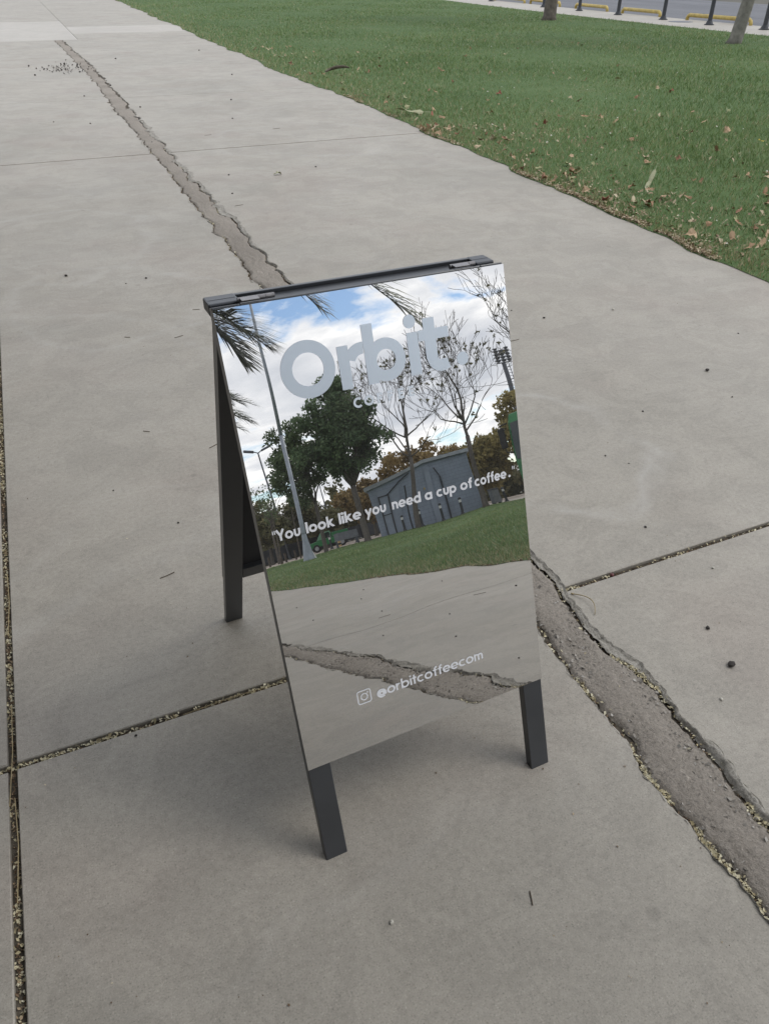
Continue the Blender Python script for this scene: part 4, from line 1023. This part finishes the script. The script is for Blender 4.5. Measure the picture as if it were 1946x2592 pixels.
# distant wood, one mass behind everything
rs = np.random.RandomState(77); n = 900
ang = np.radians(rs.uniform(2, 52, n)); dist = rs.uniform(66, 82, n)
cs = np.stack([-.08 + dist * np.sin(ang), 2.5 - dist * np.cos(ang), rs.rand(n) ** .8 * (3.6 + .9 * np.sin(ang * 40) + .7 * np.sin(ang * 97))], 1)
V, F, t_ = leaves(cs, 70, 1.1, .26, rs)
tag(bigmesh('distant_wood', V, F, MAT['leaf_brown'], tint=t_), kind='stuff')

# ------------------------------------------------------------------ palms
def frond(e, base, ctrl, tip, nl, llen, lw, rs, droop=.25):
    base, ctrl, tip = map(lambda q: np.array(q, float), (base, ctrl, tip))
    f = lambda t: (1 - t) ** 2 * base + 2 * t * (1 - t) * ctrl + t * t * tip
    tt = np.linspace(0, 1, 14); P = np.array([f(t) for t in tt])
    g = G(); g.tube(P, .032 * (1 - .85 * tt) + .003, 5)
    r_ = obj('frond', g, MAT['palm'], e)
    Vs = []; Fs = []; k = 0
    for t in np.linspace(.14, 1.0, nl):
        p_ = f(t); d = f(min(1, t + .02)) - f(max(0, t - .02)); d /= np.linalg.norm(d)
        s = np.cross(d, [0, 0, 1]); s /= np.linalg.norm(s) + 1e-9; u_ = np.cross(s, d)
        L_ = llen * (0.45 + 0.9 * math.sin(min(1, t * .95 + .08) * math.pi) ** .7) * (0.9 + .2 * rs.rand())
        for sg in (-1, 1):
            dr = s * sg * (.62 - .30 * t) + d * (.70 + .35 * t) + u_ * (.28 + .15 * rs.randn()); dr /= np.linalg.norm(dr)
            q1 = p_ + dr * L_ * .55; q2 = p_ + dr * L_ + np.array([0, 0, -droop * L_])
            wv = np.cross(dr, u_); wv /= np.linalg.norm(wv) + 1e-9
            Vs += [p_ - wv * lw * .5, p_ + wv * lw * .5, q1 + wv * lw * .5, q1 - wv * lw * .5, q2]
            Fs.append((k, k + 1, k + 2, k + 3)); Fs.append((k + 3, k + 2, k + 4, k + 4)); k += 5
    me = bpy.data.meshes.new('leaflets'); F2 = [f_ if len(set(f_)) == 4 else f_[:3] for f_ in Fs]
    me.from_pydata([tuple(v) for v in Vs], [], F2); me.update()
    a = me.attributes.new('tint', 'FLOAT', 'FACE'); a.data.foreach_set('value', np.repeat(rs.rand(len(F2) // 2), 2).astype(np.float32))
    link('leaflets', me, MAT['palm'], r_)
VCz = 0.68
def at(az, el, d):
    a = R(az); return np.array([-.076 + d * math.sin(a), 2.544 - d * math.cos(a), VCz + d * math.tan(R(el))])
def palm(loc, hgt, seed, label, fixed=(), nf=26, flen=2.9, avoid=None, wide=.85):
    rs = np.random.RandomState(seed); e = empty('palm_tree', loc); tag(e, label, 'palm tree', None)
    g = G(); zz_ = np.linspace(0, hgt, 16); rr = .24 + .03 * np.cos(zz_ * 14) + .08 * (zz_ > hgt - .7)
    g.tube(np.stack([.05 * np.sin(zz_), 0 * zz_, zz_], 1), rr, 12); obj('trunk', g, MAT['bark'], e)
    top = np.array([0, 0, hgt]); n_ = 0
    for k in range(nf):
        a = 2.39996 * k; el = 1.25 - 1.75 * (k / nf)
        if avoid is not None:
            da = (a - avoid + math.pi) % (2 * math.pi) - math.pi
            if abs(da) < wide: continue
        h = np.array([math.cos(a), math.sin(a), 0]); l_ = flen * (.85 + .3 * rs.rand())
        c_ = top + h * l_ * .5 * math.cos(el) + [0, 0, l_ * .62 * math.sin(el) + .35]
        t_ = top + h * l_ * (.55 + .4 * math.cos(el)) + [0, 0, l_ * .5 * math.sin(el) - .75]
        frond(e, top, c_, t_, 46, .62, .036, rs)
    for b_, c_, t_ in fixed: frond(e, np.array(b_) - loc, np.array(c_) - loc, np.array(t_) - loc, 72, .85, .060, rs, .12)
    return e
pl = at(11.6, 0, 16.5); pl[2] = 0.0; ptop = at(11.6, 19.3, 16.5)
palm(pl, float(ptop[2]), 3, 'palm tree whose long fronds hang in at the top left of the mirror',
     fixed=((ptop, at(14.0, 18.6, 15.8), at(17.3, 15.0, 15.3)), (ptop, at(13.2, 18.4, 16.0), at(15.2, 14.2, 15.6)), (ptop, at(16.8, 24.0, 15.0), at(22.0, 16.5, 14.2)), (ptop, at(21.5, 26.5, 14.2), at(28.8, 13.2, 13.0))), nf=30, flen=2.5, avoid=math.atan2(.25, .97), wide=1.25)
p2 = at(9.3, 0, 27.0); p2[2] = 0.0
palm(p2, 6.3, 9, 'second palm tree farther off at the left mirror edge', nf=46, flen=2.6)

# ------------------------------------------------------------------ the grey shed
SL = np.array([15.76, -37.43, 0]); SR = np.array([21.13, -34.87, 0]); sx_ = (SR - SL) / np.linalg.norm(SR - SL); SWd = float(np.linalg.norm(SR - SL)); sn = np.array([-sx_[1], sx_[0], 0])   # sn points to the viewer side (+y)
shed = empty('utility_shed', tuple(SL), math.atan2(sx_[1], sx_[0])); tag(shed, 'low grey blue block shed with shallow gable roof behind the lawn', 'shed')
HLe, HRi, HRr, XRi = 2.92, 3.50, 3.36, SWd * .555
D_ = -6.0
g = G(); prof = [(0, 0), (SWd, 0), (SWd, HRr), (XRi, HRi), (0, HLe)]
V = [(a, 0, b) for a, b in prof] + [(a, D_, b) for a, b in prof]
g.add(V, [(0, 1, 2, 3, 4), (9, 8, 7, 6, 5)] + [(i, (i + 5), (i + 1) % 5 + 5, (i + 1) % 5) for i in range(5)]); obj('wall', g, MAT['shed'], shed)
def roofslab(a, b):
    g = G(); (x0, z0), (x1, z1) = a, b
    V = [(x0, .22, z0), (x1, .22, z1), (x1, D_ - .2, z1), (x0, D_ - .2, z0)]
    g.add([(x, y, z + .005) for x, y, z in V] + [(x, y, z + .20) for x, y, z in V], [(3, 2, 1, 0), (4, 5, 6, 7), (0, 1, 5, 4), (1, 2, 6, 5), (2, 3, 7, 6), (3, 0, 4, 7)])
    return obj('roof', g, MAT['roof'], shed)
roofslab((-.16, HLe - .03), (XRi, HRi)); roofslab((XRi + .002, HRi), (SWd + .16, HRr - .015))
g = G(); g.box(.40, 1.62, .004, .05, .0, 2.78); obj('wall_panel', g, MAT['shed_panel'], shed)
g = G(); g.box(XRi - .05, XRi + .28, .004, .10, 0, 3.22); obj('pilaster', g, MAT['shed_panel'], shed)
df = None
for q in ((.42, .49, 0, 2.46), (.96, 1.04, 0, 2.50)):
    g = G(); g.box(q[0], q[1], .055, .12, q[2], q[3]); o = obj('door_frame' if df is None else 'jamb', g, MAT['pipe'], shed if df is None else df); df = df or o
for z_ in (1.22, 2.40):
    g = G(); g.box(.492, .958, .055, .11, z_, z_ + .06); obj('crossbar', g, MAT['pipe'], df)
g = G(); g.box(.495, .955, .052, .075, .02, 2.39); obj('door', g, MAT['shed_panel'], shed)
g = G(); g.tube([(2.35, .16, 3.22), (1.75, .16, 2.96), (1.05, .16, 2.50)], .035, 8); obj('slanted_pipe', g, MAT['pipe'], shed)
g = G(); g.tube([(XRi + .55, .14, 3.05), (XRi + .62, .15, 2.85), (XRi + .78, .16, 2.42)], .035, 8); g.tube([(XRi + .78, .16, 2.42), (XRi + .80, .16, 0)], .05, 8); obj('downpipe', g, MAT['pipe'], shed)
g = G(); g.add([(XRi - .28, .103, 1.90), (XRi - .16, .103, 1.90), (XRi - .22, .103, 2.06)], [(0, 1, 2)]); g.box(XRi - .27, XRi - .17, .004, .100, 1.9, 1.92); obj('warning_sign', g, MAT['yellow'], shed)
g = G(); g.tube([(2.0, .55, 0), (2.0, .55, 2.50)], .045, 8); g.lathe([(2.5, .05), (2.56, .05), (2.58, .01)], 8, (2.0, .55, 0))
post = obj('steel_post', g, MAT['pipe'], None); post.location = SL; post.rotation_euler = (0, 0, math.atan2(sx_[1], sx_[0])); tag(post, 'tall thin dark steel post close before the shed door', 'post')

# bollards round the shed, white banded
pb = make_bollard('x', 'white banded bollards before the shed', .92, True)
for i, (s, f, lb) in enumerate(((1.55, .9, 'white banded bollard nearest the shed door'), (2.52, .9, 'white banded bollard beside the left bare tree trunk'), (3.62, .9, 'white banded bollard just left of the downpipe'), (4.75, .9, 'white banded bollard right of the downpipe before the shed wall'), (6.15, .9, 'white banded bollard just past the right shed corner'), (7.35, -.3, 'white banded bollard before the yellow trees near the lorry'))):
    e = pb if i == 0 else dup(pb)
    q = SL + sx_ * s + sn * f; e.location = (q[0], q[1], 0); e['label'] = lb
e = dup(pb); e.location = (16.52, -43.6, 0); e['label'] = 'white banded bollard behind the dark evergreen trunk, near the small green vehicle'
e = dup(pb); e.location = (15.0, -44.2, 0); e['label'] = 'white banded bollard before the small green vehicle'
# litter bin by the shed
be = empty('litter_bin', tuple(SL + sx_ * 6.75 + sn * .2)); tag(be, 'grey litter bin standing right of the shed', 'bin')
g = G(); g.box(-.24, .24, -.2, .2, .06, .86); obj('body', g, MAT['bin'], be, bevel=.02)
g = G(); g.box(-.27, .27, -.23, .23, .862, .94); obj('lid', g, MAT['galv_dark'], be, bevel=.02)
for q in (-.18, .18):
    g = G(); g.box(q - .03, q + .03, -.15, .15, 0, .058); obj('foot', g, MAT['pipe'], be)

# ------------------------------------------------------------------ lamp posts
lp = empty('lamp_post', (9.46, -31.1, 0)); lp.rotation_euler = (R(1.0), R(3.4), 0); tag(lp, 'tall pale grey street lamp post with conical foot on the lawn', 'lamp post')
g = G(); g.lathe([(0, .30), (.05, .30), (.35, .245), (.9, .155), (1.28, .118)], 16); obj('conical_foot', g, MAT['galv'], lp, smooth=False)
g = G(); g.lathe([(1.282, .112), (1.34, .112), (5.9, .100)], 14); obj('lower_pole', g, MAT['galv'], lp, smooth=True)
g = G(); g.lathe([(5.902, .092), (13.4, .058)], 14); obj('upper_pole', g, MAT['galv'], lp, smooth=True)
g = G(); g.box(.29, .42, -.02, .02, 0, .05); g.add([(.30, -.012, .03), (.42, -.012, .03), (.24, -.012, .42), (.30, .012, .03), (.42, .012, .03), (.24, .012, .42)], [(0, 1, 2), (5, 4, 3), (0, 3, 4, 1), (1, 4, 5, 2), (2, 5, 3, 0)]); obj('stay_fin', g, MAT['white_band'], lp)
g = G(); g.tube([(0, 0, 13.4), (-.5, .1, 13.75), (-1.3, .2, 13.8)], .04, 8); arm = obj('lamp_arm', g, MAT['galv'], lp)
g = G(); g.box(-1.95, -1.25, .08, .32, 13.72, 13.86); obj('lamp_head', g, MAT['galv_dark'], lp, bevel=.03)
dl = empty('lamp_post', (14.88, -55.5, 0)); tag(dl, 'thin distant lamp post with two heads at the left of the mirror', 'lamp post')
g = G(); g.lathe([(0, .11), (.3, .09), (8.85, .05)], 10); obj('pole', g, MAT['galv_dark'], dl)
for sg in (-1, 1):
    g = G(); g.tube([(0, 0, 8.8), (sg * .35, 0, 8.98)], .04, 6); a_ = obj('lamp_arm', g, MAT['galv_dark'], dl)
    g = G(); g.box(.3, 1.0, -.16, .16, -.07, .07, lambda V, sg=sg: np.c_[sg * V[:, 0], V[:, 1], 8.86 + V[:, 2] + V[:, 0] * .28]); obj('lamp_head', g, MAT['galv_dark'], a_)
g = G(); g.lathe([(0, .10), (6.0, .05)], 8); th = obj('flag_pole', g, MAT['galv_dark']); th.location = (21.9, -63.9, 0); tag(th, 'thin far pole seen between the evergreen trunks', 'pole')
fm = empty('floodlight_mast', (67.2, -96.8, 0)); tag(fm, 'far floodlight mast with a stack of lamps above the yellow tree', 'floodlight mast')
g = G(); g.lathe([(0, .55), (19.7, .27)], 10); obj('mast', g, MAT['galv_dark'], fm)
g = G()
for z_ in np.arange(2, 19.5, .5): g.box(.35, .95, -.04, .04, z_, z_ + .06)
g.tube([(.95, 0, 1.5), (.75, 0, 19.6)], .05, 5); obj('ladder', g, MAT['galv_dark'], fm)
for r_ in range(5):
    g = G(); g.box(-1.15, 1.15, -.25, .25, 19.72 + r_ * .46, 19.80 + r_ * .46, None); ro = obj('lamp_row', g, MAT['galv_dark'], fm)
    for q in (-.85, .0, .85):
        if r_ == 4 and q == 0: continue
        g = G(); g.lathe([(-.0, .12), (.12, .30), (.26, .32)], 8, (q, .3, 19.82 + r_ * .46)); obj('floodlight', g, MAT['galv_dark'], ro)

# ------------------------------------------------------------------ green lorry at the right, parked on the pavement
def wheel(parent, x, y, r, wd_):
    g = G(); g.tube([(x - wd_ / 2, y, r), (x + wd_ / 2, y, r)], r, 20); w_ = obj('wheel', g, MAT['rubber'], parent)
    g = G(); s = -1 if x < 0 else 1; g.tube([(x + s * wd_ / 2 * .96, y, r), (x + s * (wd_ / 2 + .01), y, r)], r * .58, 16); obj('rim', g, MAT['rim'], w_)
lo_ = at(33.75, 0, 37.2)
lorry = empty('lorry', (lo_[0] + 1.25, lo_[1] - .45, 0), R(58)); lorry.scale = (1.1, 1.1, 1.1); tag(lorry, 'green lorry cab at the right mirror edge with big door mirrors', 'lorry')
g = G(); pr = [(.1, .75), (.1, 1.75), (-.02, 2.5), (-.16, 3.45), (-.45, 3.85), (-1.9, 3.85), (-1.9, .75)]
V = [(-1.22, a, b) for a, b in pr] + [(1.22, a, b) for a, b in pr]; k = len(pr)
g.add(V, [tuple(range(k)), tuple(range(2 * k - 1, k - 1, -1))] + [(i, i + k, (i + 1) % k + k, (i + 1) % k) for i in range(k)]); obj('cab', g, MAT['green_paint'], lorry, bevel=.06)
g = G(); g.add([(-1.10, .12, 1.9), (1.10, .12, 1.9), (1.10, -.135, 3.42), (-1.10, -.135, 3.42)], [(0, 1, 2, 3)]); g.add([(-1.10, .10, 1.9), (1.10, .10, 1.9), (1.10, -.155, 3.42), (-1.10, -.155, 3.42)], [(3, 2, 1, 0)]); obj('windscreen', g, MAT['glass_dark'], lorry)
for s in (-1, 1):
    g = G(); g.box(s * 1.235 - .012, s * 1.235 + .012, -1.35, -.30, 2.1, 3.2); obj('side_window', g, MAT['glass_dark'], lorry)
    g = G(); g.tube([(s * 1.2, .0, 3.45), (s * 1.42, .25, 3.42), (s * 1.46, .28, 3.2)], .03, 6); g.tube([(s * 1.2, .0, 2.2), (s * 1.42, .25, 2.25), (s * 1.46, .28, 2.5)], .03, 6); a_ = obj('mirror_arm', g, MAT['rubber'], lorry)
    g = G(); g.box(s * 1.44 - .16, s * 1.44 + .16, .22, .36, 2.42, 3.30); obj('door_mirror', g, MAT['rubber'], a_, bevel=.04)
    g = G(); g.box(s * .85 - .2, s * .85 + .2, .10, .14, .85, 1.05); obj('headlight', g, MAT['lamp_glass'], lorry)
g = G(); g.box(-1.2, 1.2, -.1, .22, .42, .74); obj('bumper', g, MAT['rubber'], lorry, bevel=.03)
g = G(); g.box(-1.22, 1.22, -8.2, -2.0, .95, 3.4); obj('cargo_body', g, MAT['green_paint'], lorry, bevel=.05)
g = G(); g.box(-.5, .5, -8.1, -.1, .55, .75); obj('chassis', g, MAT['rubber'], lorry)
for y_ in (-1.0, -5.6, -6.9):
    for s in (-1, 1): wheel(lorry, s * 1.02, y_, .5, .32)
# small green utility vehicle far left
uv_ = empty('utility_vehicle', (15.8, -47.4, 0), R(20)); tag(uv_, 'small green utility vehicle parked behind the striped post', 'vehicle')
g = G(); pr = [(1.3, .35), (1.3, .72), (.75, .78), (-1.6, .78), (-1.6, .35)]
V = [(-a, -.65, b) for a, b in pr] + [(-a, .65, b) for a, b in pr]; k = 5
g.add(V, [tuple(range(k)), tuple(range(9, 4, -1))] + [(i, i + k, (i + 1) % k + k, (i + 1) % k) for i in range(k)]); obj('body', g, MAT['green_paint'], uv_, bevel=.04)
g = G(); pr = [(.75, .79), (.35, 1.28), (-.35, 1.30), (-.40, .79)]
V = [(-a, -.60, b) for a, b in pr] + [(-a, .60, b) for a, b in pr]
g.add(V, [(0, 1, 2, 3), (7, 6, 5, 4)] + [(i, i + 4, (i + 1) % 4 + 4, (i + 1) % 4) for i in range(4)]); obj('cab', g, MAT['green_pale'], uv_, bevel=.03)
g = G(); g.box(-.15, .32, .605, .615, .84, 1.22); obj('side_window', g, MAT['glass_dark'], uv_)
g = G(); g.box(.45, 1.62, -.64, .64, .80, 1.12); obj('cargo_bed', g, MAT['green_paint'], uv_, bevel=.02)
for a in (-.85, 1.05):
    for s in (-1, 1):
        g = G(); g.tube([(a, s * .5, .28), (a, s * .68, .28)], .28, 14); w_ = obj('wheel', g, MAT['rubber'], uv_)
        g = G(); g.tube([(a, s * .68, .28), (a, s * .69, .28)], .15, 12); obj('rim', g, MAT['rim'], w_)
# striped marker posts
for i, (x, y, mt_, lb) in enumerate(((15.75, -44.7, 'amber', 'black and amber striped marker post on the plaza in the mirror'), (13.35, -44.9, 'white_band', 'black and white striped marker post beside the lamp post foot'))):
    e = empty('marker_post', (x, y, 0)); tag(e, lb, 'marker post')
    for s in range(6):
        g = G(); g.tube([(0, 0, s * .125), (0, 0, s * .125 + .1245)], .11, 12); obj('stripe', g, MAT['black_stripe' if s % 2 else mt_], e)
    g = G(); g.lathe([(.75, .05), (.95, .05), (.97, .01)], 8); obj('cap', g, MAT['pipe'], e)
for i, (x, y, h_, lb) in enumerate(((11.55, -44.6, .62, 'short wooden post nearest the left mirror edge'), (12.02, -45.4, .6, 'short wooden post second from the left mirror edge'), (12.55, -45.0, .6, 'short wooden post just left of the lamp post foot'), (11.2, -46.2, .62, 'short wooden post standing farther back at the left mirror edge'))):
    g = G(); g.box(-.055, .055, -.055, .055, 0, h_); g.box(-.062, .062, -.062, .062, h_ + .002, h_ + .03)
    o = obj('wooden_post', g, MAT['wood'], bevel=.01); o.location = (x, y, 0); tag(o, lb, 'post', 'short wooden posts beyond the lawn')
for x, y, h_, lb in ((11.35, -43.9, 3.6, 'thin young trunk left of the wooden posts'), (12.75, -44.6, 3.2, 'thin young trunk close to the lamp post')):
    g = G(); t_ = np.linspace(0, 1, 6); g.tube(np.stack([.25 * t_, .05 * t_, h_ * t_], 1), .06 - .03 * t_, 7)
    rs = np.random.RandomState(int(h_ * 10)); ends = []
    e = empty('young_tree', (x, y, 0)); tag(e, lb, 'tree'); obj('trunk', g, MAT['bark'], e, smooth=True)
    g = G()
    for k in range(5): branches(g, np.array([.25 * .8, 0, h_ * .8]), np.array([math.cos(k * 1.3), math.sin(k * 1.3), .8]), 1.1, .025, 2, rs, ends, .2, .5, 4, (2, 3), .7)
    obj('branches', g, MAT['bark'], e)
    V, F, t_ = leaves([q[0] for q in ends][::2], 8, .25, .08, rs); bigmesh('crown', V, F, MAT['leaf_green'], e, tint=t_)
# dark board fence at the back of the plaza
fe = empty('fence', (0, 0, 0)); tag(fe, 'low dark board fence along the back of the plaza', 'fence')
x_ = 8.0
while x_ < 34:
    y_ = -58.2 + (x_ - 8) * .08
    g = G(); g.box(x_, x_ + 1.18, y_ - .03, y_ + .03, .12, 1.25); obj('board', g, MAT['fence'], fe)
    g = G(); g.box(x_ + 1.185, x_ + 1.265, y_ - .05, y_ + .05, 0, 1.35); obj('post', g, MAT['fence'], fe)
    x_ += 1.27
# pale wall stub and bench by the shed's left side
bn = empty('bench', (14.75, -40.3, 0), R(26)); tag(bn, 'grey bench with upright back beside the left shed wall', 'bench')
g = G(); g.box(-.7, .7, -.2, .2, .40, .46); obj('seat', g, MAT['bin'], bn)
g = G(); g.box(-.7, .7, -.26, -.21, .462, .90); obj('backrest', g, MAT['bin'], bn)
for q in (-.6, .6):
    g = G(); g.box(q - .04, q + .04, -.18, .18, 0, .398); obj('leg', g, MAT['galv_dark'], bn)

# ------------------------------------------------------------------ unseen block added left of the walk to shade the near concrete
shade_block = empty('cafe_building', (-2.3, -4.2, 0)); tag(shade_block, 'plain rendered coffee shop with flat canopy left of the concrete walk', 'building')
MAT['render_wall'] = simple('cafe_render', (0.10, 0.095, 0.09), 0.85, var=0.15, scale=1.2)  # dark, so the added block bounces little light back
MAT['awning'] = simple('awning_cloth', (0.035, 0.036, 0.04), 0.8, var=0.1)
g = G(); g.box(-7.5, 0, -6.5, 12.5, 0, 5.6); obj('wall', g, MAT['render_wall'], shade_block)
g = G(); g.box(-7.8, .3, -6.8, 12.8, 5.605, 5.9); obj('roof', g, MAT['roof'], shade_block)
g = G(); g.box(.01, 3.3, .5, 5.0, 2.75, 2.93); g.box(.01, 1.2, 5.002, 12.4, 2.75, 2.93); obj('canopy', g, MAT['awning'], shade_block)  # added overhang, sized to block sky above the near concrete
for y0 in (-5.2, -2.6, 2.4, 5.0, 7.6, 10.0):  # openings here only dress the added block
    g = G(); g.box(.003, .06, y0, y0 + 2.1, .8, 2.6); f_ = obj('window', g, MAT['frame'], shade_block)
    g = G(); g.box(.061, .07, y0 + .08, y0 + 2.02, .88, 2.52); obj('pane', g, MAT['glass_dark'], f_)
g = G(); g.box(.003, .06, .3, 1.5, 0, 2.4); d_ = obj('door', g, MAT['frame'], shade_block)
g = G(); g.box(.061, .07, .4, 1.4, .15, 2.3); obj('pane', g, MAT['glass_dark'], d_)
